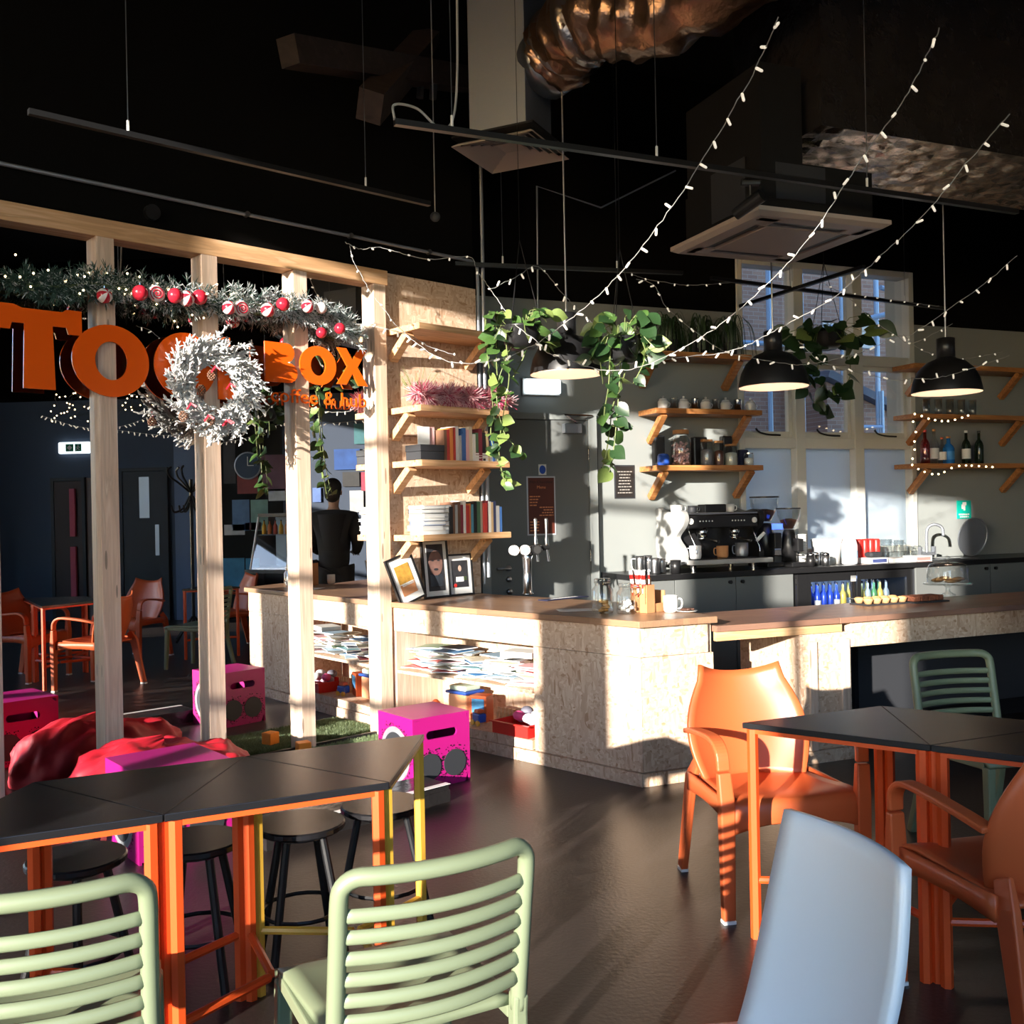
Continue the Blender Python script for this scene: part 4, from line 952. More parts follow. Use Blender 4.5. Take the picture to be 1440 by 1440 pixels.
# bottle fridge
fg = thing('bottle_fridge', 'black double door bottle fridge lit blue inside', 'fridge', wpt((uf0 + uf1) / 2, .3, 0), WA)
b = MB(); wbox(b, uf0, uf1, .02, .04, 0, BT - .05); wbox(b, uf0, uf0 + .05, .041, .56, 0, BT - .05); wbox(b, uf1 - .05, uf1, .041, .56, 0, BT - .05); wbox(b, uf0 + .05, uf1 - .05, .041, .56, BT - .1, BT - .05); wbox(b, uf0 + .05, uf1 - .05, .041, .56, 0, .12); b.build('cabinet', MT['black'], fg, world=True)
um = (uf0 + uf1) / 2
for (a, c) in ((uf0 + .15, um + .0), (um + .02, uf1 - .05)):
    f = MB(); wbox(f, a, a + .04, .561, .585, .1, BT - .06); wbox(f, c - .04, c, .561, .585, .1, BT - .06); wbox(f, a + .04, c - .04, .561, .585, BT - .13, BT - .06); wbox(f, a + .04, c - .04, .561, .585, .1, .15); f = f.build('door_frame', MT['black'], fg, world=True)
    g = MB(); wbox(g, a + .04, c - .04, .57, .575, .15, BT - .13); g.v = [LOCAL[fg.name] @ v for v in g.v]; g.build('pane', MT['pane'], f)
wbox(MB(), uf0 + .051, uf0 + .149, .561, .585, .1, BT - .06).build('grille', MT['black'], fg, world=True)
wbox(MB(), uf0 + .06, uf1 - .06, .06, .54, .515, .525).build('wire_shelf', MT['steel_br'], fg, world=True)
wbox(MB(), uf0 + .1, uf1 - .1, .5, .52, BT - .125, BT - .105).build('light_strip', mat('blue_led', (.5, .7, 1), .3, emit=(.35, .55, 1), es=16), fg, world=True)
wbox(MB(), uf0 + .06, uf1 - .06, .042, .05, .125, BT - .13).build('liner', MT['white'], fg, world=True)
bcol = [((.02, .06, .45), 'blue'), ((.02, .06, .45), 'blue'), ((.6, .45, .1), 'gold'), ((.35, .42, .45), 'silver'), ((.08, .25, .1), 'green')]
for row_, o_ in ((0, .48), (1, .38)):
    for i in range(14):
        u = uf0 + .2 + i * .07
        if abs(u - um) < .04: continue
        c, nm = bcol[(i // 2 + row_) % 2 if i < 6 else 2 + (i + row_) % 3]
        bottle(wpt(u, o_, .526), .03, .27, cm('can_' + nm, c, .25), MT['steel'], '%s drinks bottle, %s from the left in the %s fridge row' % (nm, ORD[i], ('front', 'rear')[row_]), MT['paper'] if i % 3 == 2 else None, 'drinks_bottle', 'bottles in the bar fridge')

# espresso machine
um0 = wall_u(960, 760, .5); mw = .8
t = thing('espresso_machine', 'white and black espresso machine with two groups on the back counter', 'coffee machine', wpt(um0 + mw / 2, .3, BT + .001), WA)
x0 = -mw / 2; 
def side(x): # side panel profile in y (towards room negative) and z
    pr_ = [(.2, .05), (-.19, .06), (-.21, .1), (-.2, .18), (-.11, .26), (-.1, .3), (-.2, .38), (-.23, .44), (-.2, .5), (-.12, .515), (.0, .5), (.12, .515), (.21, .54), (.24, .5), (.22, .4), (.24, .2)]
    pr_ = [(q.x, q.y) for q in spline([Vector((y, z, 0)) for y, z in pr_ + pr_[:1]], 4)[:-1]]; n = len(pr_); b = MB(); b.add([(x, y, z) for y, z in pr_] + [(x + .05, y, z) for y, z in pr_], [list(range(n)), list(range(n, 2 * n))[::-1]] + [(i, n + i, n + (i + 1) % n, (i + 1) % n) for i in range(n)]); return b
side(x0).build('side_panel', MT['machine_white'], t, bevel=.004); side(-x0 - .05).build('side_panel', MT['black'], t, bevel=.004)
MB().box(x0 + .051, -x0 - .051, -.05, .2, .1, .47).build('body', MT['black'], t)
MB().box(x0 + .051, -x0 - .051, -.2, -.051, .36, .47).build('control_head', MT['black'], t, bevel=.01)
MB().box(x0 + .051, -x0 - .051, -.2, .2, .475, .49).build('cup_rail', MT['steel_br'], t, bevel=.003)
MB().box(x0 + .03, -x0 + .03, -.3, -.06, .06, .1).build('drip_tray', MT['machine_white'], t, bevel=.006); MB().box(x0 + .06, -x0 - .02, -.28, -.07, .101, .106).build('drip_grid', MT['black'], t)
for x in (x0 + .1, -x0 - .1):
    for y in (-.2, .14): MB().lathe([(.02, 0), (.024, .058)], 12, (x, y, 0)).build('foot', MT['steel'], t)
for x in (-.17, .15):
    g = MB().lathe([(.04, .0), (.045, .05), (.03, .07)], 16, (x, -.14, .29)).build('group_head', MT['steel'], t, smooth=True)
    MB().lathe([(.04, .0), (.043, .03)], 16, (x, -.14, .26)).build('basket', MT['steel'], g, smooth=True); MB().tube([(x, -.17, .275), (x + .03, -.33, .25)], [.012, .017], 10).build('portafilter_handle', MT['black'], g, smooth=True)
    for i in range(5): MB().cyl((x - .06 + .03 * i, -.201, .42), (x - .06 + .03 * i, -.204, .42), .007, n=8).build('button', MT['white'], t)
for x in (-.32, .31): 
    MB().cyl((x, -.201, .42), (x, -.21, .42), .025, n=16).build('gauge', MT['white'], t); MB().tube(spline([(x, -.16, .36), (x, -.2, .3), (x + .02, -.24, .2), (x + .02, -.25, .15)]), .006, 7).build('steam_wand', MT['steel'], t, smooth=True)
MB().tube([(.33, -.2, .24), (.4, -.22, .31)], .016, 8).build('steam_lever', MT['white_plastic'], t)
MP0 = wpt(um0 + mw / 2, .3, BT + .001)
def mp(x, y, z): return MP0 + Vector((WE[0] * x - WE[1] * y, WE[1] * x + WE[0] * y, z))
mug(mp(-.28, -.2, .1075), 2.6, 'pale grey mug under the left group of the coffee machine', 'white_plastic', .05, .11)
mug(mp(.0, -.18, .1075), 2.6, 'brown mug in the middle of the drip tray', 'card', .05, .1)
mug(mp(.2, -.17, .1075), 2.6, 'slate blue jug under the right group', 'galv', .055, .12)
mug(mp(-.3, .05, .4915), .2, 'wide white cup on top of the coffee machine', 'white', .055, .07)
mug(mp(-.2, -.04, .4915), .2, 'dark striped mug lying by the white cup on the machine', 'charcoal', .04, .06)
o = MB().box(-.11, .11, -.06, .06, 0, .07).build('cup_tray', MT['black'], None, bevel=.01, loc=mp(.02, .0, .4915), rz=WA); tag(o, 'black box sitting on top of the coffee machine', 'box')
mug(mp(.2, .0, .4915), .3, 'upturned white cup on the right of the machine top', 'white', .045, .07)
# jugs to the left
for i, (x, off, h) in enumerate(((900, .5, .15), (911, .45, .15), (921, .52, .13), (930, .46, .12))):
    t = thing('milk_jug', 'steel milk jug, %s of four left of the coffee machine' % ORD[i], 'jug', sp(x, off, BT + .001, 790), 2.8, 'steel jugs on the back counter')
    MB().lathe([(.035, 0), (.042, .01), (.036, h * .75), (.04, h), (.037, h), (.033, h * .7)], 16).build('jug', MT['steel_br'], t, smooth=True); MB().tube(spline([(.036, 0, h * .85), (.07, 0, h * .8), (.065, 0, h * .35), (.04, 0, h * .2)], 4), .005, 6).build('handle', MT['steel_br'], t)
o = MB().lathe([(.04, 0), (.045, .11), (.04, .11), (.036, .01)], 16).build('knock_cup', MT['black'], None, smooth=True, loc=sp(950, .58, BT + .001, 790)); tag(o, 'black beaker in front of the coffee machine', 'cup')
# grinders
def grinder(x, off, s, label):
    t = thing('coffee_grinder', label, 'grinder', sp(x, off, BT + .001, 780), WA)
    MB().box(-.09 * s, .09 * s, -.14 * s, .12 * s, 0, .04).build('base', MT['black'], t, bevel=.006); MB().lathe([(.07 * s, .0), (.075 * s, .16 * s), (.06 * s, .26 * s), (.045 * s, .3 * s)], 18, (0, .02, .041)).build('body', MT['black'], t, smooth=True)
    MB().lathe([(.05 * s, 0), (.105 * s, .12 * s), (.11 * s, .18 * s)], 18, (0, .02, .345 * s + .0), cap=False).build('hopper', MT['clear'], t, smooth=True); MB().lathe([(.046 * s, .004), (.085 * s, .085 * s), (.02, .1 * s)], 18, (0, .02, .345 * s)).build('beans', MT['coffee'], t, smooth=True)
    MB().lathe([(.113 * s, 0), (.113 * s, .014)], 18, (0, .02, .53 * s)).build('lid', MT['black'], t)
    MB().box(-.035 * s, .035 * s, -.15 * s, -.075 * s, .14 * s, .26 * s).build('dosing_head', MT['black'], t, bevel=.01); MB().tube([(-.03, -.13 * s, .1), (.0, -.2 * s, .1), (.03, -.13 * s, .1)], .006, 6).build('fork', MT['steel'], t)
    return t
t = grinder(1078, .22, 1.15, 'tall black coffee grinder with a hopper of beans by the machine'); MB().box(-.05, .06, -.16, -.15, .33, .38).build('display', mat('blue_display', (.05, .08, .8), .3, emit=(.05, .12, 1), es=2.), t)
grinder(1112, .36, .95, 'shorter black coffee grinder nearer the window')
# clutter on the right of the back counter
o = thing('paper_cups', 'tall stack of white paper cups on the back counter', 'cups', sp(1128, .35, BT + .001, 780))
for i in range(9): MB().lathe([(.028, 0), (.04, .1), (.042, .104), (.038, .1), (.026, .006)], 16, (0, 0, .001 + .022 * i)).build('paper_cup', MT['paper'], o, smooth=True)
t = thing('cutlery_tub', 'white round tub on the back counter below the window', 'tub', sp(1163, .25, BT + .001, 780)); MB().lathe([(.12, 0), (.14, .2), (.145, .21), (.135, .2), (.115, .01)], 24).build('tub', MT['white'], t, smooth=True); MB().lathe([(.147, 0), (.147, .014), (.13, .02)], 24, (0, 0, .2105)).build('lid', MT['white'], t)
for i, (x, off, m) in enumerate(((1140, .5, 'black'), (1147, .42, 'steel_br'), (1161, .52, 'steel_br'), (1157, .4, 'steel_br'))):
    t = thing('shaker', '%s shaker, %s of the group in front of the white tub' % ({'black': 'dark glass', 'steel_br': 'steel'}[m], ORD[i]), 'shaker', sp(x, off, BT + .001, 785), 0, 'chocolate shakers')
    MB().lathe([(.034, 0), (.036, .09)], 16).build('body', MT[m], t, smooth=True); MB().lathe([(.036, 0), (.034, .02), (.01, .03)], 16, (0, 0, .0905)).build('lid', MT['steel'], t, smooth=True)
t = thing('milk_bottle', 'white plastic milk bottle with a blue label', 'bottle', sp(1195, .47, BT + .001, 790), WA)
MB().lathe([(.06, 0), (.07, .01), (.07, .17), (.055, .22), (.025, .265), (.022, .29)], 18).build('bottle', MT['white_plastic'], t, smooth=True); MB().lathe([(.026, 0), (.026, .02)], 14, (0, 0, .291)).build('cap', MT['white'], t); MB().lathe([(.0708, .06), (.0708, .12)], 18, cap=False).build('label', cm('pale_label', (.4, .6, .8)), t, smooth=True)
t = thing('red_can_pack', 'row of tall red cans behind the milk bottle', 'cans', sp(1217, .3, BT + .001, 780), WA)
for i in range(4):
    for j in range(2): MB().lathe([(.026, 0), (.033, .01), (.033, .2), (.026, .215)], 14, (-.1 + .067 * i, .067 * j - .03, 0)).build('can', MT['red'], t, smooth=True)
for i, (x, off, w, d, h, m, l) in enumerate(((1228, .46, .2, .16, .05, 'paper', 'white takeaway box by the milk bottle'), (1262, .47, .28, .18, .04, 'paper', 'flat white napkin box on the back counter'), (1290, .46, .2, .16, .05, 'paper', 'white box with red print near the sink'))):
    t = thing('paper_box', l, 'box', sp(x, off, BT + .001, 785), WA); MB().box(-w / 2, w / 2, -d / 2, d / 2, 0, h).build('carton', MT[m], t, bevel=.003); MB().box(-w / 2.5, w / 2.5, -d / 2 - .0015, -d / 2 - .0005, .008, h - .01).build('printed_band', cm(('navy_band', 'plain_band', 'red_band')[i], ((.05, .07, .2), (.6, .75, .85), (.7, .2, .18))[i]), t)
o = MB().box(-.07, .07, -.05, .05, 0, .05).build('black_cloth', MT['charcoal'], None, bevel=.02, loc=sp(1228, .45, BT + .053, 775), rz=WA); tag(o, 'crumpled dark cloth on the white takeaway box', 'cloth')
for i, (x, off, r, h) in enumerate(((1246, .2, .06, .2), (1264, .25, .05, .19), (1280, .3, .035, .13), (1290, .24, .035, .13))):
    t = thing('glass_jug', 'clear glass jug, %s of four left of the sink tap' % ORD[i], 'jug', sp(x, off, BT + .001, 775), .4, 'glass jugs on the back counter'); MB().lathe([(r * .85, 0), (r, .02), (r * .85, h * .75), (r * .95, h), (r * .9, h), (r * .8, h * .7)], 18).build('jug', MT['clear'], t, smooth=True); MB().tube(spline([(r * .85, 0, h * .85), (r + .035, 0, h * .8), (r + .03, 0, h * .35), (r * .95, 0, h * .2)], 4), .006, 6).build('handle', MT['clear'], t)
t = thing('sink', 'steel sink bowl with a tall swan neck tap', 'sink', sp(1325, .4, BT + .001, 780), WA)
b = MB(); b.box(-.2, .3, -.16, .16, 0, .008); b.build('drainer', MT['steel_br'], t, bevel=.003); MB().lathe([(.14, .009), (.15, .016), (.13, .012)], 24, (.02, -.0, 0)).build('rim', MT['steel'], t)
b = MB(); b.tube(spline([(-.09, .1, .009), (-.09, .1, .22), (-.08, .09, .3), (-.03, .06, .33), (.03, .03, .3), (.04, .02, .22)]), .014, 10); b.build('tap', MT['galv'], t, smooth=True); MB().box(-.17, -.01, .08, .12, .04, .07).build('tap_body', MT['galv'], t); MB().box(-.185, -.165, .08, .12, .04, .12).box(-.015, .005, .08, .12, .04, .12).build('tap_lever', MT['galv'], t)
t = thing('round_tray', 'round grey metal tray propped up beside the sink', 'tray', sp(1366, .3, BT + .011, 785), WA); t.rotation_euler = (.16, 0, WA)
MB().rings([[(.19 * s * math.cos(2 * PI * q / 36), y, .19 + .19 * s * math.sin(2 * PI * q / 36)) for q in range(36)] for s, y in ((1, .012), (1.0, 0), (.94, 0), (.92, .006), (.02, .006))]).build('tray', MT['galv'], t, smooth=False)
t, uc_, z0, z1, wd = notice('first_aid_sign', 'green and white hand washing sign above the sink', 1345, 704, 1365, 729, cm('sign_green', (.0, .45, .35)), .002)
b = MB(); b.box(uc_ - .02, uc_ + .03, -.0095, -.0085, z1 - .05, z1 - .015, 0, TW); b.box(uc_ - .035, uc_ - .005, -.0095, -.0085, z1 - .085, z1 - .04, 0, TW); b.box(uc_ - .01, uc_ + .015, -.0095, -.0085, z1 - .1, z1 - .05, 0, TW); b.build('pictogram', MT['paper'], t, world=True)
print_lines(t, MT['paper'], uc_ - wd / 2 + .01, uc_ + wd / 2 - .01, .0085, [z0 + .012, z0 + .036], .014, 'C')
# ------------------------------------------------------------------ chairs, tables, stools
def arm_chair(name, label, loc, rz, m='orange', group=None):
    t = thing(name, label, 'chair', (loc[0], loc[1], 0), rz, group)
    def bk(a, v):
        u = 2 * a - 1
        hw = .205 + .05 * math.sin(PI * min(1, v * 1.15) ** 1.0) - .035 * v ** 3
        return (u * hw, .175 + .115 * v - .1 * u * u * (1 - .35 * v), .40 + (.405 + .04 * abs(u) ** 2.2) * v)
    MB().grid(bk, 16, 14).build('backrest', MT[m], t, smooth=True, solid=.014)
    prof = spline([Vector((0, .19, .405)), Vector((0, .1, .415)), Vector((0, -.08, .425)), Vector((0, -.2, .437)), Vector((0, -.25, .425)), Vector((0, -.268, .39)), Vector((0, -.268, .31))], 4); NP = len(prof) - 1
    def st(a, v):
        u = 2 * a - 1; p = prof[round(v * NP)]; k = v * NP / NP
        dip = .022 * (1 - u * u) * max(0, math.sin(PI * min(1, v * 1.5)))
        hw = .205 + .05 * min(1, v * 1.6)
        arch = .045 * (1 - u * u) if round(v * NP) == NP else .022 * (1 - u * u) if round(v * NP) == NP - 1 else 0
        return (u * hw, p.y - .012 * (1 - u * u) * (v > .6), p.z - dip + arch)
    MB().grid(st, 14, NP).build('seat', MT[m], t, smooth=True, solid=.014)
    for s in (-1, 1):
        pts = spline([(s * .247, .15, .60), (s * .262, .04, .622), (s * .272, -.12, .64), (s * .272, -.2, .635), (s * .27, -.245, .6), (s * .268, -.255, .54)], 5)
        MB().sweep(pts, (1, 0, 0), .05, .02).build('arm', MT[m], t, smooth=False, bevel=.006)
        MB().sweep([(s * .268, -.255, .535), (s * .262, -.262, .42), (s * .262, -.262, .012)], (1, 0, 0), [.05, .056, .046], [.028, .04, .034]).build('front_leg', MT[m], t, bevel=.006)
        MB().sweep([(s * .212, .155, .47), (s * .228, .19, .4), (s * .24, .275, .012)], (0, 1, 0), [.06, .075, .05], [.02, .028, .03]).build('rear_leg', MT[m], t, bevel=.006)
        def sp_(a, v):
            return (s * (.258 - .012 * a), -.25 + .42 * a, .43 - .07 * v * (1 - .2 * math.sin(PI * a)))
        MB().grid(sp_, 10, 2).build('side_rail', MT[m], t, smooth=True, solid=.014)
        MB().box(s * .262 - .023, s * .262 + .023, -.279, -.245, 0, .0115).build('foot', MT['white'], t); MB().box(s * .24 - .015, s * .24 + .015, .25, .3, 0, .0115).build('foot', MT['white'], t)
    return t
def slat_chair(name, label, loc, rz, m='green', group=None):
    t = thing(name, label, 'chair', (loc[0], loc[1], 0), rz, group)
    W = .205
    def by(z): return .195 + .16 * max(0, z - .42)
    for s in (-1, 1):
        MB().sweep(spline([(s * (W + .012), .265, .0), (s * (W + .004), .2, .25), (s * W, .193, .38), (s * W, by(.44), .445)], 4), (1, 0, 0), .034, .036).build('back_leg', MT[m], t, bevel=.007)
        MB().sweep([(s * (W - .005), -.21, .40), (s * (W + .005), -.225, 0)], (1, 0, 0), [.038, .03], [.04, .03]).build('front_leg', MT[m], t, bevel=.006)
        MB().sweep([(s * (W - .002), -.2, .405), (s * W, .17, .395)], (1, 0, 0), .026, .035).build('seat_rail', MT[m], t, bevel=.004)
    def bw(x): return .045 * (1 - (x / W) ** 2)
    # one bent bar: up the left stile, round the corner, along the top and down again
    up = [(-W, by(z), z) for z in (.41, .46, .55, .66, .735)] + [(-W + .006, by(.765) + .002, .765), (-W + .03, by(.782) + .01, .782)]
    mid = [(x, by(.784) + bw(x), .784) for x in [-.14 + .28 * i / 8 for i in range(9)]]
    MB().tube(spline(up + mid + [(-x, y, z) for x, y, z in up[::-1]], 3), .0185, 10).build('back_frame', MT[m], t, smooth=True)
    for i in range(6):
        z = .485 + .044 * i; rs = []
        for k in range(17):
            x = -W + 2 * W * k / 16; y = by(z) + bw(x)
            rs.append([(x, y + .0085 * math.cos(a) - .002 * math.sin(a), z + .014 * math.sin(a)) for a in [2 * PI * q / 10 for q in range(10)]])
        MB().rings(rs).build('slat', MT[m], t, smooth=True)
    def st(a, v):
        u = 2 * a - 1
        return (u * (.215 - .02 * v), -.235 + .42 * v, .425 - .02 * (1 - u * u) * math.sin(PI * v) - .018 * max(0, .1 - v) / .1)
    MB().grid(st, 10, 12).build('seat', MT[m], t, smooth=True, solid=.02)
    return t
def shell_chair(name, label, loc, rz, m='white_plastic'):
    t = thing(name, label, 'chair', (loc[0], loc[1], 0), rz)
    def bk(a, v):
        u = 2 * a - 1
        return (u * (.185 + .02 * math.sin(PI * v)), .2 + .07 * v - .035 * u * u - .05 * (1 - v) ** 3, .42 + .43 * v)
    MB().grid(bk, 12, 14).build('backrest', MT[m], t, smooth=True, solid=.02)
    def st(a, v):
        u = 2 * a - 1
        return (u * (.215 - .03 * v), -.22 + .36 * v, .435 - .02 * math.sin(PI * v) * (1 - u * u) - .02 * v)
    MB().grid(st, 10, 10).build('seat', MT[m], t, smooth=True, solid=.02)
    for sx in (-1, 1):
        MB().sweep([(sx * .18, -.18, .42), (sx * .2, -.22, 0)], (1, 0, 0), [.04, .028], [.04, .028]).build('leg', MT[m], t, bevel=.005)
        MB().sweep([(sx * .17, .13, .42), (sx * .19, .22, 0)], (1, 0, 0), [.04, .028], [.04, .028]).build('leg', MT[m], t, bevel=.005)
    return t
arm_chair('arm_chair', 'sunlit orange plastic armchair facing the viewer by the OSB counter corner', (.955, 3.85), math.radians(10), group='orange armchairs')
arm_chair('arm_chair', 'shaded orange armchair at the lower right corner of the picture', (1.475, 2.87), math.radians(192), group='orange armchairs')
slat_chair('slat_chair', 'pale green slatted chair in the middle foreground seen from behind', (-.28, 2.23), math.radians(207.5), group='green slatted chairs')
slat_chair('slat_chair', 'pale green slatted chair at the lower left corner', (-.997, 2.11), math.radians(198.5), group='green slatted chairs')
slat_chair('slat_chair', 'olive green slatted chair behind the right table by the servery', (2.06, 4.31), math.radians(15), group='green slatted chairs')
shell_chair('shell_chair', 'white plastic shell chair with a solid curved back in the right foreground', (.39, 1.83), math.radians(287))
# chairs out of the picture on the right that show in the mirrors
arm_chair('arm_chair', 'orange armchair seen only in the mirror, at the left of the post', (2.75, 3.35), math.radians(-75), group='orange armchairs')
arm_chair('arm_chair', 'orange armchair seen only in the mirror behind the small black table', (3.5, 4.15), math.radians(-40), group='orange armchairs')

TT_ = .74; TS = .6
V = {1: Vector((-.843, 3.088)), 2: Vector((-.309, 3.347)), 3: Vector((-.353, 2.751))}
V[4] = V[1] + V[3] - V[2]; V[5] = V[1] + V[4] - V[3]; V[6] = V[4] + V[5] - V[1]; V[7] = V[5] + V[6] - V[4]
R_ = {1: Vector((.775, 3.425)), 2: Vector((1.345, 3.665))}
R_[3] = R_[1] + Matrix.Rotation(-PI / 3, 2) @ (R_[2] - R_[1]); R_[4] = R_[2] + R_[3] - R_[1]; R_[5] = R_[4] + R_[3] - R_[2]
def tri_table(a, b_, c, m, label):
    cen = (a + b_ + c) / 3
    t = thing('triangle_table', label, 'table', (cen.x, cen.y, 0), 0, 'triangular black topped tables')
    P = [q - cen for q in (a, b_, c)]
    def shrink(k): return [tuple(q * k) for q in P]
    MB().prism(shrink(.995), TT_ - .02, TT_).build('table_top', MT['laminate'], t, bevel=.002)
    ap = MB()
    for i in range(3):
        q, r = P[i] * .93, P[(i + 1) % 3] * .93
        ap.sweep([(q.x, q.y, TT_ - .028), (r.x, r.y, TT_ - .028)], (0, 0, 1), .014, .012)
    ap.build('apron', MT[m], t)
    for q in P:
        w = q * .9; d = q.normalized(); s = Vector((-d.y, d.x))
        lg = MB(); lg.tube([(w.x, w.y, 0), (w.x, w.y, TT_ - .021)], .0185, 6); lg.build('leg', MT[m], t)
        MB().cyl((w.x, w.y, .2), (w.x * .04, w.y * .04, .2), .013, n=8).build('stretcher', MT[m], t)
    return t
tri_table(V[1], V[2], V[3], 'yellow_metal', 'triangular black table with yellow legs at the end of the left row')
tri_table(V[1], V[3], V[4], 'orange_metal', 'triangular black table with orange legs beside the yellow legged one')
tri_table(V[1], V[4], V[5], 'orange_metal', 'triangular black table with orange legs in the far half of the left row')
tri_table(V[4], V[5], V[6], 'orange_metal', 'triangular black table with orange legs at the left picture edge')
tri_table(R_[1], R_[2], R_[3], 'orange_metal', 'triangular black table in front of the sunlit orange armchair')
tri_table(R_[2], R_[4], R_[3], 'orange_metal', 'triangular black table joined on the right of the other by a seam')
tri_table(R_[3], R_[4], R_[5], 'orange_metal', 'triangular black table at the right picture edge')
for i, (p, lab) in enumerate((((-1.036, 3.2), 'second round black stool from the left behind the table row'), ((-.733, 3.36), 'third round black stool from the left behind the table row'), ((-.485, 3.56), 'round black stool at the right end behind the yellow legs'), ((-1.36, 3.06), 'round black stool furthest left behind the table row'))):
    t = thing('stool', lab, 'stool', (p[0], p[1], 0), .4 * i, 'round black stools')
    MB().lathe([(.14, .425), (.148, .432), (.148, .445), (.143, .45)], 32).build('seat', MT['laminate'], t, bevel=0)
    MB().lathe([(.09, .405), (.09, .424)], 20).build('seat_plate', MT['black'], t)
    for k in range(4):
        a = PI / 4 + k * PI / 2; c, s = math.cos(a), math.sin(a)
        MB().cyl((c * .085, s * .085, .404), (c * .17, s * .17, 0), .014, n=10).build('leg', MT['black'], t)
    MB().tube([(c_ * .136, s_ * .136, .16) for c_, s_ in [(math.cos(q * PI / 10), math.sin(q * PI / 10)) for q in range(20)]], .008, 6, close=True).build('foot_ring', MT['black'], t)

# ------------------------------------------------------------------ play corner in front of the mirrors
def speaker_box(label, near, ang, w, d, h):
    t = thing('speaker_box', label, 'box', (near[0], near[1], 0), ang, 'magenta speaker boxes')
    # local: x along handle face, y along speaker face (into the room depth), near corner at the origin
    b = MB(); th = .012
    b.box(0, w, 0, d, h - th, h)                                # top
    b.box(0, th, 0, d, 0, h - th)                               # speaker side
    b.box(w - th, w, 0, d, 0, h - th)
    hw, hz0, hz1 = .1, h * .68, h * .8
    for y0, y1 in ((0, th), (d - th, d)):                        # faces with hand slots
        cz_, hr, N = (hz0 + hz1) / 2, (hz1 - hz0) / 2, 40; rs = []
        for q in range(N):
            a = 2 * PI * q / N + .01; c, s_ = math.cos(a), math.sin(a)
            ix, iz = w / 2 + (hw - hr) * (1 if c > 0 else -1) + hr * c, cz_ + hr * s_
            k = min((w / 2 - th) / abs(c) if abs(c) > 1e-6 else 9, ((h - th - cz_) if s_ > 0 else cz_) / abs(s_) if abs(s_) > 1e-6 else 9)
            ox, oz = w / 2 + k * c, cz_ + k * s_
            rs.append([(ix, y0, iz), (ox, y0, oz), (ox, y1, oz), (ix, y1, iz)])
        b.rings(rs, cap=False, close=True)
    b.build('case', MT['magenta'], t)
    for sy, y in ((-1, -.002), (1, d + .002)):
        for x in (w * .28, w * .72):
            q = MB(); q.cyl((x, y - .001 * sy, h * .3), (x, y + .003 * sy, h * .3), .072 if h < .39 else .08, n=28); q.build('woofer', MT['charcoal'], t)
        rs = random.Random(4); fl = MB()
        for k in range(150):
            x = rs.choice((w * .28, w * .72)); a = rs.uniform(0, 2 * PI); r = .075 + abs(rs.gauss(0, .014))
            X, Z = x + r * math.cos(a), h * .3 + r * math.sin(a)
            if .01 < X < w - .01 and .006 < Z < h * .66: s = rs.uniform(.0015, .004); yy = y + .0004 * sy; fl.add([(X - s, yy, Z - s), (X + s, yy, Z - s), (X + s, yy, Z + s), (X - s, yy, Z + s)], [(0, 1, 2, 3)])
        fl.build('paint_speckle', MT['black_matte'], t)
    for sx, x in ((-1, -.002), (1, w + .002)):
        c = h * .45
        MB().rings([[(x + .002 * sx * (k > 1), d * .5 + r * math.cos(2 * PI * q / 36), c + r * math.sin(2 * PI * q / 36)) for q in range(36)] for k, r in enumerate((.148, .148, .118, .118))], cap=False, close=True).build('speaker_rim', MT['silver_paint'], t)
        MB().cyl((x - .001 * sx, d * .5, c), (x + .001 * sx, d * .5, c), .118, n=36).build('cone', MT['charcoal'], t); MB().cyl((x + .0011 * sx, d * .5, c), (x + .004 * sx, d * .5, c), .045, n=24).build('dust_cap', MT['silver_paint'], t)
        rs = random.Random(9); fl = MB()
        for k in range(150):
            a = rs.uniform(0, 2 * PI); r = .152 + abs(rs.gauss(0, .012)); Y, Z = d * .5 + r * math.cos(a), c + r * math.sin(a)
            if .006 < Y < d - .006 and .006 < Z < h - .02: s = rs.uniform(.0015, .004); xx = x + .0004 * sx; fl.add([(xx, Y - s, Z - s), (xx, Y + s, Z - s), (xx, Y + s, Z + s), (xx, Y - s, Z + s)], [(0, 1, 2, 3)])
        fl.build('paint_speckle', MT['black_matte'], t)
    return t
nc = at_z(582, 1114, 0)
speaker_box('magenta painted speaker box with hand slot in front of the counter shelves', (nc.x, nc.y), math.radians(38), .37, .36, .385)
nc2 = at_z(196, 1218, 0)
speaker_box('magenta painted speaker box before the red bean bag behind the left tables', (nc2.x, nc2.y), math.radians(40), .42, .42, .39)
# black step with white edge
pe = at_z(633, 1102, .09); a_ = Vector((-MP[0], -MP[1], 0)); n_ = Vector((-MN[0], -MN[1], 0))
t = thing('low_step', 'low black step with a white taped front edge on the floor', 'step', (pe.x, pe.y, 0), MA)
b = MB(); b.box(-1.05, 0, .012, .24, 0, .088); b.build('step', MT['foil_dk'], t); MB().box(-1.05, 0, 0.0, .0119, .0, .06).build('front', MT['foil_dk'], t); MB().box(-1.05, 0, -.002, .035, .0885, .091).build('edge_tape', MT['white'], t)
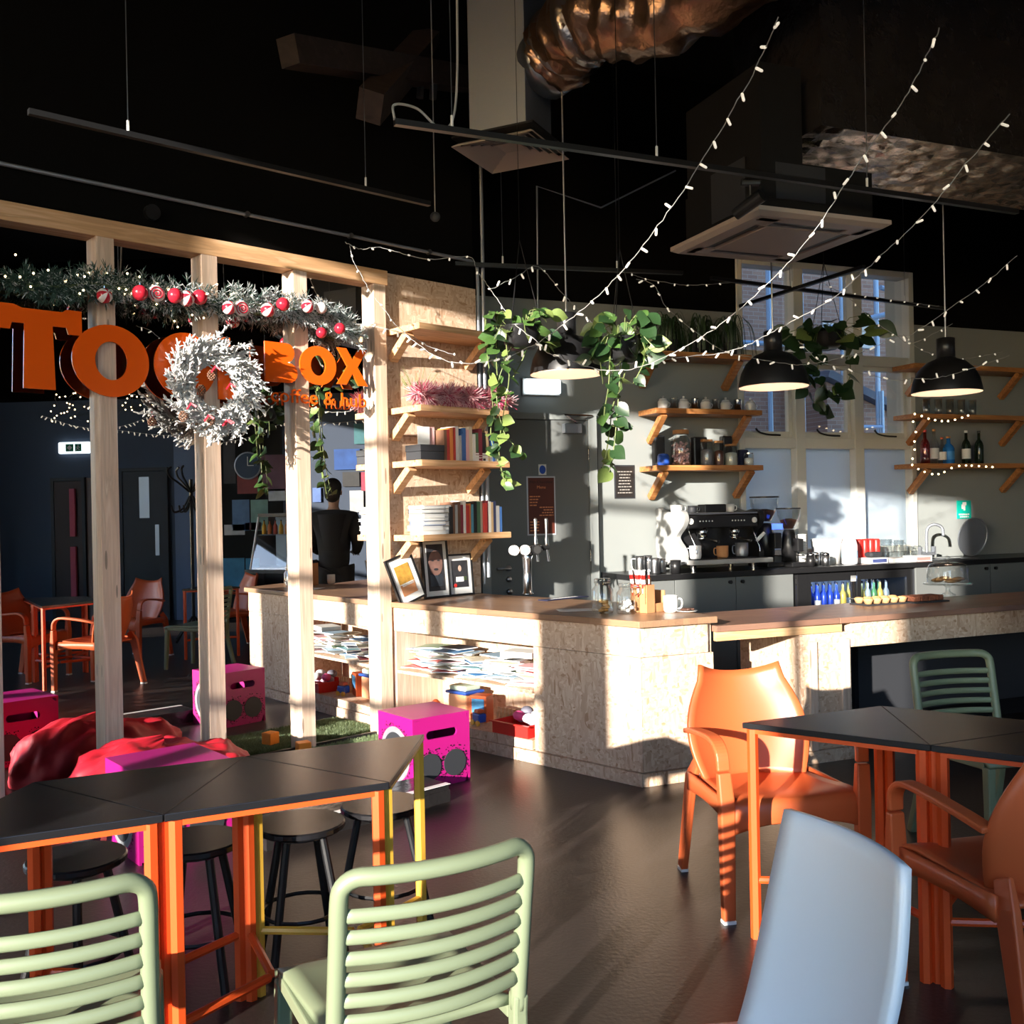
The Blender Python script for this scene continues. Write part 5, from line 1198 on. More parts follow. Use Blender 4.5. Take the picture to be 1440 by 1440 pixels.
# grass mat
gm = thing('grass_mat', 'strip of artificial grass on the floor in front of the mirrors', 'mat', mpt(.7, .3, 0), MA)
MB().box(.02, 1.25, .075, .62, .001, .008, 0, TM).build('backing', cm('turf_backing', (.05, .1, .03)), gm, world=True)
rg = random.Random(8); b = MB()
for i in range(26000):
    tt, oo = rg.uniform(.03, 1.24), rg.uniform(.08, .615); p = mpt(tt, oo, .008); a = rg.uniform(0, 2 * PI); w = Vector((math.cos(a), math.sin(a), 0)) * .0022; h = rg.uniform(.012, .024)
    b.add([p - w, p + w, p + Vector((rg.gauss(0, .007), rg.gauss(0, .007), h))], [(0, 1, 2)], rg.choice((0, 0, 1)))
o = b.build('grass_blades', [cm('turf', (.15, .21, .09)), cm('turf_light', (.26, .33, .17))], gm, world=True); o['kind'] = 'stuff'
q = mpt(.8, .2, .022)
t = thing('orange_block', 'small orange foam block on the grass mat', 'block', q, .5); MB().box(-.04, .04, -.04, .04, 0, .075).build('block', cm('bright_orange', (.9, .28, .02)), t, bevel=.005)
# little pot plant beside the left speaker box
q = at_z(122, 1196, 0); t = thing('potted_plant', 'little green pot plant on the floor at the far left under the tables', 'plant', (q.x, q.y, 0)); rp_ = random.Random(12)
MB().lathe([(.05, 0), (.07, .1), (.073, .105), (.065, .1)], 16).build('pot', MT['charcoal'], t, smooth=True)
LF = MB().add([(0, 0, 0), (.009, .022, .004), (0, .045, -.004), (-.009, .022, .004)], [(0, 1, 2, 3)]).mesh('leaf', MT['leaf_lt'])
for k in range(70):
    a = rp_.uniform(0, 2 * PI); r = rp_.uniform(0, .07); inst('leaf', LF, t, Matrix.Translation((r * math.cos(a), r * math.sin(a), .1 + rp_.uniform(0, .09))) @ Matrix.Rotation(a - PI / 2, 4, 'Z') @ Matrix.Rotation(rp_.uniform(-.3, .9), 4, 'X'))
# red bean bag
def bag(a, v):
    ph = 2 * PI * a; th = PI / 2 * v; r = .5 * math.cos(th) ** .55 * (1 + .05 * math.sin(3 * ph + 1) + .035 * math.sin(7 * ph)) 
    cr = math.sin(9 * ph + 5 * v) * .018 * (1 - v) + math.sin(17 * ph + 9 * v) * .01 * (1 - v)
    fold = .03 * math.sin(5 * ph + 11 * v) * v * (1 - v) * 2
    x = r * math.cos(ph) * 1.02; y = r * math.sin(ph) * .6
    return (x, y, .002 + .29 * math.sin(th) ** .9 * (1 + .12 * math.cos(ph - 2.6)) + (cr + fold) * (.3 + v))
bb = thing('bean_bag', 'crumpled red nylon bean bag slumped against the mirror frame', 'bean bag', mpt(1.8, .46, 0), MA)
o = MB().grid(bag, 120, 24).build('bag', MT['red_cloth'], bb, smooth=True)
bm = bmesh.new(); bm.from_mesh(o.data); bmesh.ops.remove_doubles(bm, verts=bm.verts, dist=.0005)
from mathutils import noise
for v in bm.verts:
    f = min(1, v.co.z / .05)
    d = noise.ridged_multi_fractal(Vector((v.co.x * 4, v.co.y * 7, v.co.z * 6)), .9, 2.1, 3, 1., 2.) - 1.
    v.co += v.normal * (d * .03 * f)
    v.co.z = max(v.co.z, .001)
bm.to_mesh(o.data); bm.free()
for p in o.data.polygons: p.use_smooth = True
# ------------------------------------------------------------------ ceiling services
# square diffuser on a box duct
dc = Vector((.045, 6.8, 3.93)); da = math.radians(64)
t = thing('air_diffuser', 'beige square air diffuser under a grey metal box duct', 'air vent', dc, da)
n = .3
for k in range(5):
    o_ = n - .05 * k; i_ = o_ - .032; b = MB(); z0, z1 = -.002 + .008 * k, .02 + .008 * k
    rs = [[(s * x * q, s2 * y * q, z) for (s, s2, x, y) in ((1, 1, 1, 1), (-1, 1, 1, 1), (-1, -1, 1, 1), (1, -1, 1, 1))] for q, z in ((o_, z0), (i_, z1), (i_, z1 + .006), (o_, z0 + .006))]
    b.rings(rs, cap=False, close=True); b.build('vane', MT['cassette'], t)
MB().box(-.08, .08, -.08, .08, .04, .05).build('centre_plate', MT['cassette'], t)
MB().box(-.3, .3, -.3, .3, .056, .07).build('top_plate', MT['black'], t)
MB().box(-.21, .21, -.21, .21, .071, 1.36).build('box_duct', MT['galv'], t, bevel=.004)
# round foil duct
t = thing('round_duct', 'round foil wrapped duct leading off the grey box duct', 'duct', (.3, 6.6, 4.4))
p0 = dc + Vector((.22, -.1, .55)); p1 = p0 + Vector((.1, -.12, .02)); p2 = Vector((1.05, 5.9, 4.46)); p3 = Vector((2.0, 4.9, 4.7))
b = MB(); b.tube([p0, p0 + (p1 - p0) * .9], .235, 28); b.build('spigot', MT['steel_br'], t, world=True, smooth=True)
rd = random.Random(6); pts = spline([p1, p1 + Vector((.18, -.35, .05)), p2, p3], 14); rad = [.235 + .02 * math.sin(i * 1.7) + rd.uniform(-.012, .012) for i in range(len(pts))]
b = MB(); b.tube(pts, rad, 36)
from mathutils import noise as nz_
b.v = [v + Vector((nz_.noise(v * 14), nz_.noise(v * 14 + Vector((9, 0, 0))), nz_.noise(v * 14 + Vector((0, 9, 0))))) * .035 for v in b.v]
b.build('foil_sleeve', MT['foil_br'], t, world=True, smooth=True)
for k in (3, 12): b = MB(); b.tube(pts[k:k + 3], [rad[k] + .012, rad[k + 1] + .014, rad[k + 2] + .012], 28); b.build('foil_band', MT['foil'], t, world=True, smooth=True)
# big wrapped rectangular duct on the right
A_ = at_z(1035, 243, 3.68); ex = Vector((WE[0], WE[1], 0)); fy = Vector((WN[0], WN[1], 0))
t = thing('wrapped_duct', 'large rectangular duct wrapped in crinkled foil above the bar', 'duct', A_ + ex * 1.5 + fy * .4)
def crinkle(b_, o, ux, uy, nx, ny, amp, seed):
    rr = random.Random(seed); nrm = ux.cross(uy).normalized()
    hs = {}
    def fn(a, v):
        k = (round(a * nx), round(v * ny))
        if k not in hs: hs[k] = rr.uniform(-1, 1) * amp * (0 if k[0] in (0, nx) or k[1] in (0, ny) else 1)
        return o + ux * a + uy * v + nrm * hs[k]
    return b_.grid(fn, nx, ny)
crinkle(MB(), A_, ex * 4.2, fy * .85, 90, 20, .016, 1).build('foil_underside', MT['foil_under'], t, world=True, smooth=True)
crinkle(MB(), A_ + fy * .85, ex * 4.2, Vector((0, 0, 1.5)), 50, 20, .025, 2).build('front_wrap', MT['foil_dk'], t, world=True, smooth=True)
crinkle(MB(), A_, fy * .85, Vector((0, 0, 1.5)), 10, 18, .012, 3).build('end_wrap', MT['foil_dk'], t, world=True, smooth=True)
# air conditioning cassette
cc = Vector((1.68, 6.2, 3.13)); t = thing('ac_cassette', 'beige four way air conditioning cassette hanging below a dark casing', 'air conditioner', cc, WA)
b = MB(); b.rings([[(s * x, s2 * x, z) for s, s2 in ((1, 1), (-1, 1), (-1, -1), (1, -1))] for x, z in ((.475, .02), (.475, .045), (.44, .045), (.43, .02), (.4, .0), (.44, .0))], cap=False, close=True); b.build('panel_rim', MT['cassette'], t)
MB().box(-.27, .27, -.27, .27, -.004, .02).build('intake_panel', MT['cassette'], t, bevel=.004)
for k in range(4):
    T_ = Matrix.Rotation(k * PI / 2, 4, 'Z'); b = MB(); b.box(-.26, .26, .285, .345, .012, .03, 0, T_); b.build('louvre', MT['black'], t)
    b = MB(); b.box(-.4, .4, .346, .4, .001, .03, 0, T_); b.build('edge_panel', MT['cassette'], t); b = MB(); b.box(-.4, -.262, .27, .345, .001, .03, 0, T_); b.build('corner_panel', MT['cassette'], t)
MB().box(-.4, .4, -.4, .4, .046, .34).build('casing', MT['black_matte'], t); MB().box(-.39, -.1, -.39, .39, .341, .9).build('upper_casing', MT['black_matte'], t)
MB().box(-.405, -.4005, -.25, .1, .1, .4).build('metal_plate', MT['charcoal'], t); MB().box(-.3, .05, -.405, -.4005, .12, .33).build('metal_plate', MT['charcoal'], t)
# track light bars
def bar(name, label, p, q, hang, cat='light track', r=.017):
    t = thing(name, label, cat, p); b = MB(); b.sweep([p, q], (0, 0, 1), r * 1.6, r * 2); b.build('rail', MT['black'], t, world=True)
    for k in hang:
        a = p + (q - p) * k; MB().cyl(a + Vector((0, 0, .02)), Vector((a.x, a.y, CEIL)), .0025, n=5).build('cable', MT['steel_br'], t, world=True); MB().cyl(a + Vector((0, 0, .015)), a + Vector((0, 0, .07)), .007, n=6).build('gripper', MT['white'], t, world=True)
    return t
ta, tb = at_z(555, 172, 3.27), at_z(1430, 298, 3.27)
t = bar('light_track', 'long black lighting track running across the picture below the ducts', ta, tb, (.07, .35, .7))
b = MB(); b.tube(spline([ta + Vector((0, 0, .01)), ta + Vector((.0, 0, .08)), ta + Vector((.1, .05, .08)), ta + Vector((.2, .1, .01)), ta + Vector((.27, .12, .1)), ta + Vector((.29, .13, .6)), ta + Vector((.28, .13, 1.6))]), .006, 6); b.build('flex', MT['wire'], t, world=True)
sq = at_z(1055, 258, 3.245)
t = thing('spotlight', 'black cylindrical spotlight hanging from the lighting track', 'spotlight', sq); MB().box(-.05, .05, -.02, .02, -.01, .02).build('adaptor', MT['black'], t); MB().cyl((0, 0, -.01), (0, 0, -.1), .008, n=8).build('stem', MT['black'], t); b = MB(); b.tube([(.05, -.05, -.08), (-.07, .06, -.15)], [.038, .034], 18); b.build('lamp_can', MT['black'], t, smooth=False)
bar('light_track', 'black lighting track in front of the top window panes', at_z(1000, 391, 3.33), at_z(1330, 434, 3.33), (.3, .8))
bar('light_track', 'short black track crossing the other one before the window', at_z(1030, 434, 3.31), at_z(1215, 375, 3.31), (.5,))
bar('light_track', 'black lighting track above the grey door and pendant lamp', at_z(640, 371, 3.3), at_z(960, 384, 3.3), (.2, .7))
t = bar('light_track', 'long cable tray bar high above the mirror frame', at_z(40, 157, 3.4), at_z(604, 287, 3.4), (.2, .8))
# conduit along the black wall above the frame
t = thing('conduit', 'steel conduit pipe with a junction box along the black wall', 'pipe', mpt(1.0, .02, 3.33), MA)
b = MB(); b.tube([mpt(2.9, .015, 3.335), mpt(-.8, .015, 3.335), mpt(-.86, .015, 3.3), mpt(-.865, .015, .95)], .012, 8); b.build('pipe', MT['galv'], t, world=True)
b = MB(); b.tube([mpt(-.9, .03, 4.6), mpt(-.9, .03, 1.0)], .014, 8); b.build('riser', MT['galv'], t, world=True)
jt = tm_ = None
q = on_mirror(212, 300); b = MB(); b.cyl(q, q + Vector((MN[0], MN[1], 0)) * .035, .045, n=18); b.build('junction_box', MT['black'], t, world=True)
for x in (345, 490, 600): q = on_mirror(x, 300, .0); qq = Vector((q.x, q.y, 3.335)); b = MB(); b.cyl(qq, qq + Vector((MN[0], MN[1], 0)) * .034, .017, n=10); b.build('saddle', MT['steel_br'], t, world=True)
# hanging pull box
q = on_mirror(612, 305, .3); t = thing('hanging_pull', 'round black pull switch hanging on a long cord', 'switch', q, 0); b = MB(); b.cyl(q, Vector((q.x, q.y, CEIL)), .004, n=6); b.build('cord', MT['wire'], t, world=True); MB().ell((0, 0, 0), (.035, .02, .035), 14, 8).build('knob', MT['charcoal'], t, smooth=True)
# old roof timbers
t = thing('roof_beam', 'dark old timber roof beam with a diagonal brace', 'beam', at_y(540, 90, 6.6)); tim = wood('dark_timber', (.05, .034, .028), (.03, .02, .017), (2, 12, 12))
p, q = at_y(405, 72, 5.7), at_y(690, 118, 7.6); b = MB(); b.sweep([p, q], (0, 0, 1), .16, .14); b.build('beam', tim, t, world=True)
p, q = at_y(600, 60, 7.2), at_y(520, 150, 6.2); b = MB(); b.sweep([p, q], (0, 1, 0), .2, .16); b.build('brace', tim, t, world=True)
b = MB(); q = at_y(604, 105, 6.9); b.tube(spline([q + Vector((0, 0, .1)), q + Vector((-.05, 0, .02)), q + Vector((-.07, 0, -.16))]), .028, 6); b.tube(spline([q + Vector((0, 0, .1)), q + Vector((.03, 0, .02)), q + Vector((.02, 0, -.17))]), .028, 6); b.build('strap', MT['charcoal'], t, world=True)
# conduit frame on the dark wall behind the pendants
t = thing('cable_frame', 'thin bent cable conduit on the black wall above the bar', 'pipe', on_wall(757, 380, .02)); b = MB(); b.tube([on_wall(757, 520, .02), on_wall(755, 262, .02), on_wall(845, 292, .02), on_wall(950, 240, .02)], .008, 6); b.build('pipe', MT['galv'], t, world=True)

# ------------------------------------------------------------------ pendant lamps
def pendant(x, y, Y, d, label):
    p = at_y(x, y, Y); t = thing('pendant_lamp', label, 'lamp', p, 0, 'black dome pendant lamps')
    r = d / 2; prof = [(r, 0), (r * .985, .03), (r * .92, .1), (r * .78, .17), (r * .55, .225), (r * .3, .25), (r * .26, .26)]
    b = MB(); b.lathe(prof, 40, cap=False); b.build('shade', MT['black'], t, smooth=True)
    b = MB(); b.lathe([(q * .985, z - .003) for q, z in prof], 40, cap=False); b.build('shade_lining', MT['cream'], t, smooth=True)
    MB().lathe([(r * .26, .255), (r * .26, .4), (r * .2, .405), (.012, .41)], 24).build('neck', MT['black'], t, smooth=True); MB().cyl((0, 0, .41), (0, 0, CEIL - p.z), .006, n=8).build('rod', MT['steel_br'], t)
    MB().ell((0, 0, .11), (.055, .055, .065), 14, 10).build('light_bulb', MT['lamp_glow'], t, smooth=True)
    return t
pendant(798, 526, 6.6, .5, 'black dome pendant lamp hanging in front of the grey door')
pendant(1088, 544, 7.2, .5, 'black dome pendant lamp hanging before the bar window')
pendant(1331, 552, 7.4, .5, 'black dome pendant lamp at the right picture edge')

# ------------------------------------------------------------------ plants
def leaf_mesh(m):                               # heart-shaped leaf, folded along its rib, tip drooping
    b = MB(); W_ = [.17, .33, .42, .445, .42, .35, .25, .13, .003]; n = len(W_) - 1; vs = []
    for i, w in enumerate(W_):
        v = i / n; z = -.16 * v * v; back = .13 * (1 - v) ** 3
        vs += [(-w, v - back, z + .16 * w), (-w * .5, v - back * .3, z + .05 * w), (0, v, z), (w * .5, v - back * .3, z + .05 * w), (w, v - back, z + .16 * w)]
    fs = [(i * 5 + k, i * 5 + k + 1, i * 5 + k + 6, i * 5 + k + 5) for i in range(n) for k in range(4)]
    b.add(vs, fs); return b.mesh('leaf', m, True)
LEAF = [leaf_mesh(MT[k]) for k in ('leaf', 'leaf_lt', 'leaf_dk')]
def put_leaf(t, p, d, size, k, rn):
    inv = LOCAL[t.name]
    y = Vector(d).normalized(); up = Vector((rn.gauss(0, .5), rn.gauss(-.7, .4), rn.gauss(.4, .4))); x = y.cross(up)
    x = x.normalized() if x.length > .05 else Vector((1, 0, 0)); z = x.cross(y)
    M = Matrix(((x.x, y.x, z.x, p.x), (x.y, y.y, z.y, p.y), (x.z, y.z, z.z, p.z), (0, 0, 0, 1)))
    inst('leaf', LEAF[k], t, inv @ M @ Matrix.Scale(size, 4))
def pothos(label, pot, pr_, vines, bush, seed, mix, hook, leafsize=.085, pm='black', bush_r=.22):
    rn = random.Random(seed); t = thing('hanging_plant', label, 'plant', pot, 0, 'hanging plants over the bar')
    MB().lathe([(pr_ * .6, -.13), (pr_ * .85, -.1), (pr_, 0), (pr_ * 1.04, .01), (pr_ * .94, .008), (pr_ * .9, -.02)], 22).build('pot', MT[pm], t, smooth=True)
    for a in (0, 2.1, 4.2): MB().cyl((pr_ * math.cos(a), pr_ * math.sin(a), 0), (0, 0, hook), .003, n=5).build('hanger', MT['black'], t)
    if hook < CEIL: MB().cyl((0, 0, hook), (0, 0, CEIL - pot.z), .002, n=5).build('cord', MT['black'], t)
    for i in range(bush):
        a = rn.uniform(0, 2 * PI); r = rn.uniform(.02, pr_ * .8); p = pot + Vector((math.cos(a) * r, math.sin(a) * r, .0)); L = rn.uniform(.06, bush_r)
        e = p + Vector((math.cos(a) * L * 1., math.sin(a) * L * 1., rn.uniform(-.12, .11)))
        b = MB(); b.tube([p, (p + e) / 2 + Vector((0, 0, .05)), e], .0025, 4); b.build('stalk', MT['stem'], t, world=True)
        put_leaf(t, e, (math.cos(a), math.sin(a), rn.uniform(-.9, .1)), leafsize * rn.uniform(.75, 1.3), rn.choices((0, 1, 2), mix)[0], rn)
    for vn in vines:
        pts = spline([pot + Vector((0, -.02, .03))] + vn, 6); b = MB(); b.tube(pts, .0035, 5); b.build('vine', MT['stem'], t, world=True)
        L = sum((pts[i + 1] - pts[i]).length for i in range(len(pts) - 1)); nl = int(L / .062)
        for i in range(nl):
            k = (i + .5) / nl * (len(pts) - 1); p = pts[int(k)] ; a = rn.uniform(0, 2 * PI) if i % 2 else rn.uniform(-2.6, -.5)
            put_leaf(t, p, (math.cos(a), math.sin(a) - .2, rn.uniform(-1.2, .1)), leafsize * rn.uniform(.65, 1.15), rn.choices((0, 1, 2), mix)[0], rn)
    return t
pt = at_y(733, 462, 6.2)
def vy(Y, *xy): return [at_y(x, y, Y + .02 * i) for i, (x, y) in enumerate(xy)]
pothos('pale green trailing plant in a hanging black pot by the bookshelves', pt, .13,
       [vy(6.12, (702, 440), (698, 500), (700, 560), (690, 610), (705, 660), (715, 685)), vy(6.1, (690, 440), (682, 470), (688, 520), (696, 600)), vy(6.15, (748, 440), (750, 465), (735, 505), (722, 530)), vy(6.1, (700, 540), (706, 600), (722, 625), (738, 640)), vy(6.1, (712, 470), (716, 530), (705, 600), (702, 640), (712, 690))], 30, 1, (4, 3, 2), .55, .085, bush_r=.12)
pt2 = at_y(874, 478, 5.5)
pothos('glossy green trailing pothos hanging above the counter jars', pt2, .1,
       [vy(5.45, (885, 470), (880, 520), (862, 570), (858, 600), (852, 640), (843, 672)), vy(5.42, (860, 480), (856, 540), (850, 590), (870, 600), (885, 595)), vy(5.45, (900, 440), (912, 470), (905, 510), (890, 540)), vy(5.45, (850, 440), (842, 480), (848, 540)), vy(5.44, (872, 520), (868, 580), (862, 640), (855, 668))], 52, 2, (4, 1, 4), .5, .092, bush_r=.13)
pt3 = at_y(1160, 470, 8.3)
pothos('dark leafy plant in a hanging pot silhouetted against the bar window', pt3, .15,
       [vy(8.2, (1140, 500), (1130, 540), (1150, 570), (1165, 575)), vy(8.2, (1190, 480), (1195, 530), (1180, 545), (1188, 550)), vy(8.2, (1150, 520), (1160, 545), (1172, 560)), vy(8.2, (1125, 470), (1120, 500), (1135, 530))], 40, 3, (0, 1, 8), .6, .14, bush_r=.32)
for k, (x, n_, lab) in enumerate(((945, 46, 'arching spider plant at the left of the top bar shelf'), (990, 46, 'arching spider plant in the middle of the top bar shelf'), (1030, 40, 'arching spider plant at the right of the top bar shelf'))):
    p = sp(x, .17, 2.821); t = thing('spider_plant', lab, 'plant', p, 0, 'spider plants on the top bar shelf'); rn = random.Random(k + 30)
    MB().lathe([(.045, 0), (.065, .11), (.068, .115), (.06, .11)], 16).build('pot', MT['charcoal'], t, smooth=True); b = MB()
    for i in range(n_):
        a = rn.uniform(0, 2 * PI); R = rn.uniform(.08, .24); H_ = rn.uniform(.1, .24); pts = [(0, 0, .11), (math.cos(a) * R * .45, math.sin(a) * R * .3, .12 + H_), (math.cos(a) * R * .85, math.sin(a) * R * .5, .1 + H_ * .7), (math.cos(a) * R, math.sin(a) * R * .55, .1 - rn.uniform(0, .12))]
        b.sweep(spline(pts, 4), (-math.sin(a), math.cos(a), 0), .01, .0015)
    b.build('leaves', MT['leaf_dk'], t)
# ------------------------------------------------------------------ garland, wreath and baubles on the mirror frame
rw = random.Random(17)
def needles(b, c, d, n, L, rn, m1=0, m2=1, w=.0028, tip=.35):
    d = Vector(d).normalized()
    for _ in range(n):
        q = (d * rn.uniform(.3, 1.) + Vector((rn.gauss(0, .45), rn.gauss(0, .45), rn.gauss(0, .45)))).normalized(); p = c + d * rn.uniform(0, L)
        s = q.orthogonal().normalized() * w; l = L * rn.uniform(.25, .5)
        b.add([p - s, p + s, p + q * l * .7 + s * .6, p + q * l, p + q * l * .7 - s * .6], [(0, 1, 2, 3, 4)], m2 if rn.random() < tip else m1)
gp = [on_mirror(x, y, .13) for x, y in ((20, 398), (75, 403), (130, 400), (185, 408), (240, 418), (300, 424), (360, 428), (415, 436), (460, 446), (500, 470))]
gl = spline(gp, 8)
t = thing('fir_garland', 'frosted fir garland with fairy lights draped along the mirror frame', 'garland', gp[4], 0)
b = MB(); b.tube(gl, .012, 6); b.build('stem', MT['stem'], t, world=True)
b = MB()
for i, p in enumerate(gl):
    fr_ = i / len(gl)
    for k in range(9):
        a = rw.uniform(0, 2 * PI); d = Vector((MP[0] * math.cos(a) * .9 + MN[0] * .45 * rw.random(), MP[1] * math.cos(a) * .9 + MN[1] * .45 * rw.random(), math.sin(a)))
        needles(b, p, d, 26, rw.uniform(.06, .115), rw, 0, 1, .0028, .08 + .72 * fr_)
b.build('needles', [MT['pine_needle'], MT['snow']], t, world=True)
bm_ = MB().ell((0, 0, 0), .006, 6, 4).mesh('fairy_light', MT['warm_bulb'], True)
for i in range(34):
    p = rw.choice(gl[:46]) + Vector((rw.gauss(0, .05) + MN[0] * .06, MN[1] * .06 + rw.gauss(0, .04), rw.gauss(0, .055))); inst('fairy_light', bm_, t, LOCAL[t.name] @ Matrix.Translation(p))
red_g = mat('red_bauble', (.5, .02, .04), .2); wht_g = mat('white_bauble', (.72, .68, .67), .3)
def bauble(x, y, r, kind, label, off=.22):
    p = on_mirror(x, y, off); t = thing('bauble', label, 'bauble', p, MA, 'baubles on the fir garland')
    if kind == 'stripe':
        b = MB(); b.ell((0, 0, 0), (r, r, r), 16, 10)
        for i, f in enumerate(b.f): b.m[i] = ((i % 16) // 2) % 2
        o = b.build('ball', [red_g, wht_g], t, smooth=True); o.rotation_euler = (1.2, .3, 0)
    elif kind == 'lolly':
        MB().lathe([(r * .5, -.011), (r, -.008), (r, .008), (r * .5, .011)], 20, T=Matrix.Rotation(PI / 2, 4, 'X')).build('disc', wht_g, t, smooth=True)
        pts = [(r * .9 * (k / 40) * math.cos(k * .42), -.0125, r * .9 * (k / 40) * math.sin(k * .42)) for k in range(3, 41)]; MB().tube(pts, .0035, 5).build('swirl', red_g, t)
    else: MB().ell((0, 0, 0), (r, r, r), 18, 12).build('ball', {'red': red_g, 'white': wht_g}[kind], t, smooth=True)
    MB().cyl((0, 0, r * .95), (0, 0, r + .012), .006, n=8).build('cap', MT['steel'], t); MB().cyl((0, 0, r + .012), (0, .05, r + .05), .001, n=4).build('thread', MT['wire'], t)
for a in ((197, 412, .036, 'red', 'round red bauble, leftmost bright one on the garland'), (220, 413, .038, 'lolly', 'white swirl lollipop bauble beside the round red one'), (147, 416, .034, 'stripe', 'striped bauble hanging over the left post'), (246, 416, .036, 'red', 'shiny red bauble left of the second post'), (262, 420, .038, 'stripe', 'red and white peppermint bauble by the second post'), (281, 418, .036, 'red', 'red bauble touching the second post'), (322, 433, .034, 'stripe', 'peppermint bauble right of the second post'), (340, 434, .038, 'lolly', 'white swirl lollipop bauble in the garland middle'), (377, 436, .036, 'stripe', 'large peppermint bauble left of the third post'), (398, 428, .034, 'red', 'red bauble left of the third post'), (433, 431, .034, 'stripe', 'striped red bauble on the third post'), (452, 433, .03, 'white', 'white bauble right of the third post'), (478, 462, .03, 'red', 'small red bauble near the garland tip'), (452, 468, .028, 'red', 'small red bauble hanging low by the letters')): bauble(a[0], a[1], a[2] * 1.2, a[3], a[4])
# flocked wreath
wc = on_mirror(298, 545, .125); t = thing('wreath', 'big white flocked wreath with pine cones over the sign letters', 'wreath', wc, 0)
ax = Vector((MP[0], MP[1], 0)); az = Vector((0, 0, 1)); an = Vector((MN[0], MN[1], 0))
b = MB(); ring = [wc + (ax * math.cos(2 * PI * i / 48) + az * math.sin(2 * PI * i / 48)) * .185 for i in range(48)]; b.tube(ring, .03, 8, close=True); b.build('ring', MT['snow_br'], t, world=True)
b = MB()
for i in range(300):
    a = 2 * PI * i / 300 + rw.uniform(-.05, .05); r = rw.uniform(.12, .25); p = wc + (ax * math.cos(a) + az * math.sin(a)) * r + an * rw.uniform(-.01, .04)
    tan = ax * -math.sin(a) + az * math.cos(a); rad_ = ax * math.cos(a) + az * math.sin(a)
    d = (tan * -rw.uniform(.5, 1.) + rad_ * rw.uniform(-.15, .75) + an * rw.uniform(0, .6)).normalized(); L = rw.uniform(.08, .15)
    b.tube([p, p + d * L], [.004, .002], 4)
    for k in range(16):
        c = p + d * L * (k / 15); q = (d + Vector((rw.gauss(0, .7), rw.gauss(0, .7), rw.gauss(0, .7)))).normalized(); s = q.orthogonal().normalized()
        b.tube([c, c + q * .018, c + q * .03], [.005, .0055, .002], 4)
b.build('flocked_sprigs', MT['snow_br'], t, world=True)
cone = mat('pine_cone', (.2, .1, .06), .8, bump=(60, 1.))
for (x, y) in ((298, 527), (283, 548), (296, 590), (258, 585)):
    p = on_mirror(x, y, .21); b = MB()
    for k in range(7):
        for q in range(7): b.ell(Vector((.022 * math.sin(PI * (k + 1) / 8) * math.cos(q * .9 + k * .45), .022 * math.sin(PI * (k + 1) / 8) * math.sin(q * .9 + k * .45), -.03 + .009 * k)), (.008, .008, .004), 5, 3)
    o = b.build('pine_cone', cone, t, smooth=True); o.location = LOCAL[t.name] @ p
b = MB()
for k in range(6): p = on_mirror(rw.uniform(255, 350), rw.uniform(520, 600), .23); b.sweep([p, p + Vector((.03, -.02, .03)), p + Vector((.06, -.02, .01))], (0, 0, 1), .012, .002)
b.build('ribbon', red_g, t, world=True)

# ------------------------------------------------------------------ strings of fairy lights
BULB = MB().lathe([(.0045, 0), (.0062, .004), (.006, .03), (.004, .035)], 8).mesh('bulb', MT['bulb'], True)
BULB_S = MB().lathe([(.004, 0), (.006, .003), (.006, .014), (.003, .018)], 8).mesh('bulb', MT['bulb'], True)
BULB_W = MB().ell((0, 0, 0), .009, 8, 6).mesh('bulb', MT['warm_bulb'], True)
rs_ = random.Random(5)
def light_string(label, pts, gap, me=None, wire='wire', r=.0023):
    me = me or BULB
    P = spline([at_y(x, y, Y) for x, y, Y in pts], 8); t = thing('light_string', label, 'string lights', P[0], 0, 'strings of fairy lights')
    b = MB(); b.tube([p + Vector((rs_.gauss(0, .002), rs_.gauss(0, .002), rs_.gauss(0, .002))) for p in P], r, 5); b.build('wire', MT[wire], t, world=True)
    acc = gap * .5; inv = LOCAL[t.name]
    for i in range(len(P) - 1):
        d = P[i + 1] - P[i]; L = d.length
        while acc < L:
            p = P[i] + d * (acc / L); acc += gap * rs_.uniform(.85, 1.15)
            z = Vector((rs_.gauss(0, .6), rs_.gauss(0, .4), -.6 + rs_.gauss(0, .55))).normalized(); M = z.to_track_quat('Z', 'Y').to_matrix().to_4x4(); M.translation = p
            inst('bulb', me, t, inv @ M)
        acc -= L
def lerp_y(xy, y0, y1): n = len(xy) - 1; return [(x, y, y0 + (y1 - y0) * i / n) for i, (x, y) in enumerate(xy)]
light_string('long fairy light string swooping from the top centre down to the bookshelves', lerp_y([(1095, 25), (1068, 85), (1018, 175), (960, 268), (905, 345), (855, 402), (800, 450), (747, 487), (702, 505), (652, 511), (615, 502), (585, 482), (562, 467), (500, 455)], 3.7, 6.35), .105)
light_string('fairy light string crossing from the upper right over the middle lamp', lerp_y([(1320, 40), (1300, 85), (1262, 155), (1212, 222), (1150, 318), (1100, 378), (1037, 437), (987, 474), (927, 506), (885, 519), (845, 520), (810, 510), (772, 497), (757, 482), (725, 457)], 3.9, 6.0), .105)
light_string('fairy light string from the right edge past the window to the shelves', lerp_y([(1420, 160), (1366, 222), (1300, 301), (1230, 367), (1197, 397), (1165, 424), (1095, 462), (1057, 482), (1017, 496), (960, 502), (927, 507)], 4.4, 6.4), .11)
light_string('fairy light string dropping behind the left pendant lamp', lerp_y([(690, 407), (728, 388), (757, 375), (790, 412), (810, 432), (845, 465), (872, 482)], 6.0, 6.9), .12)
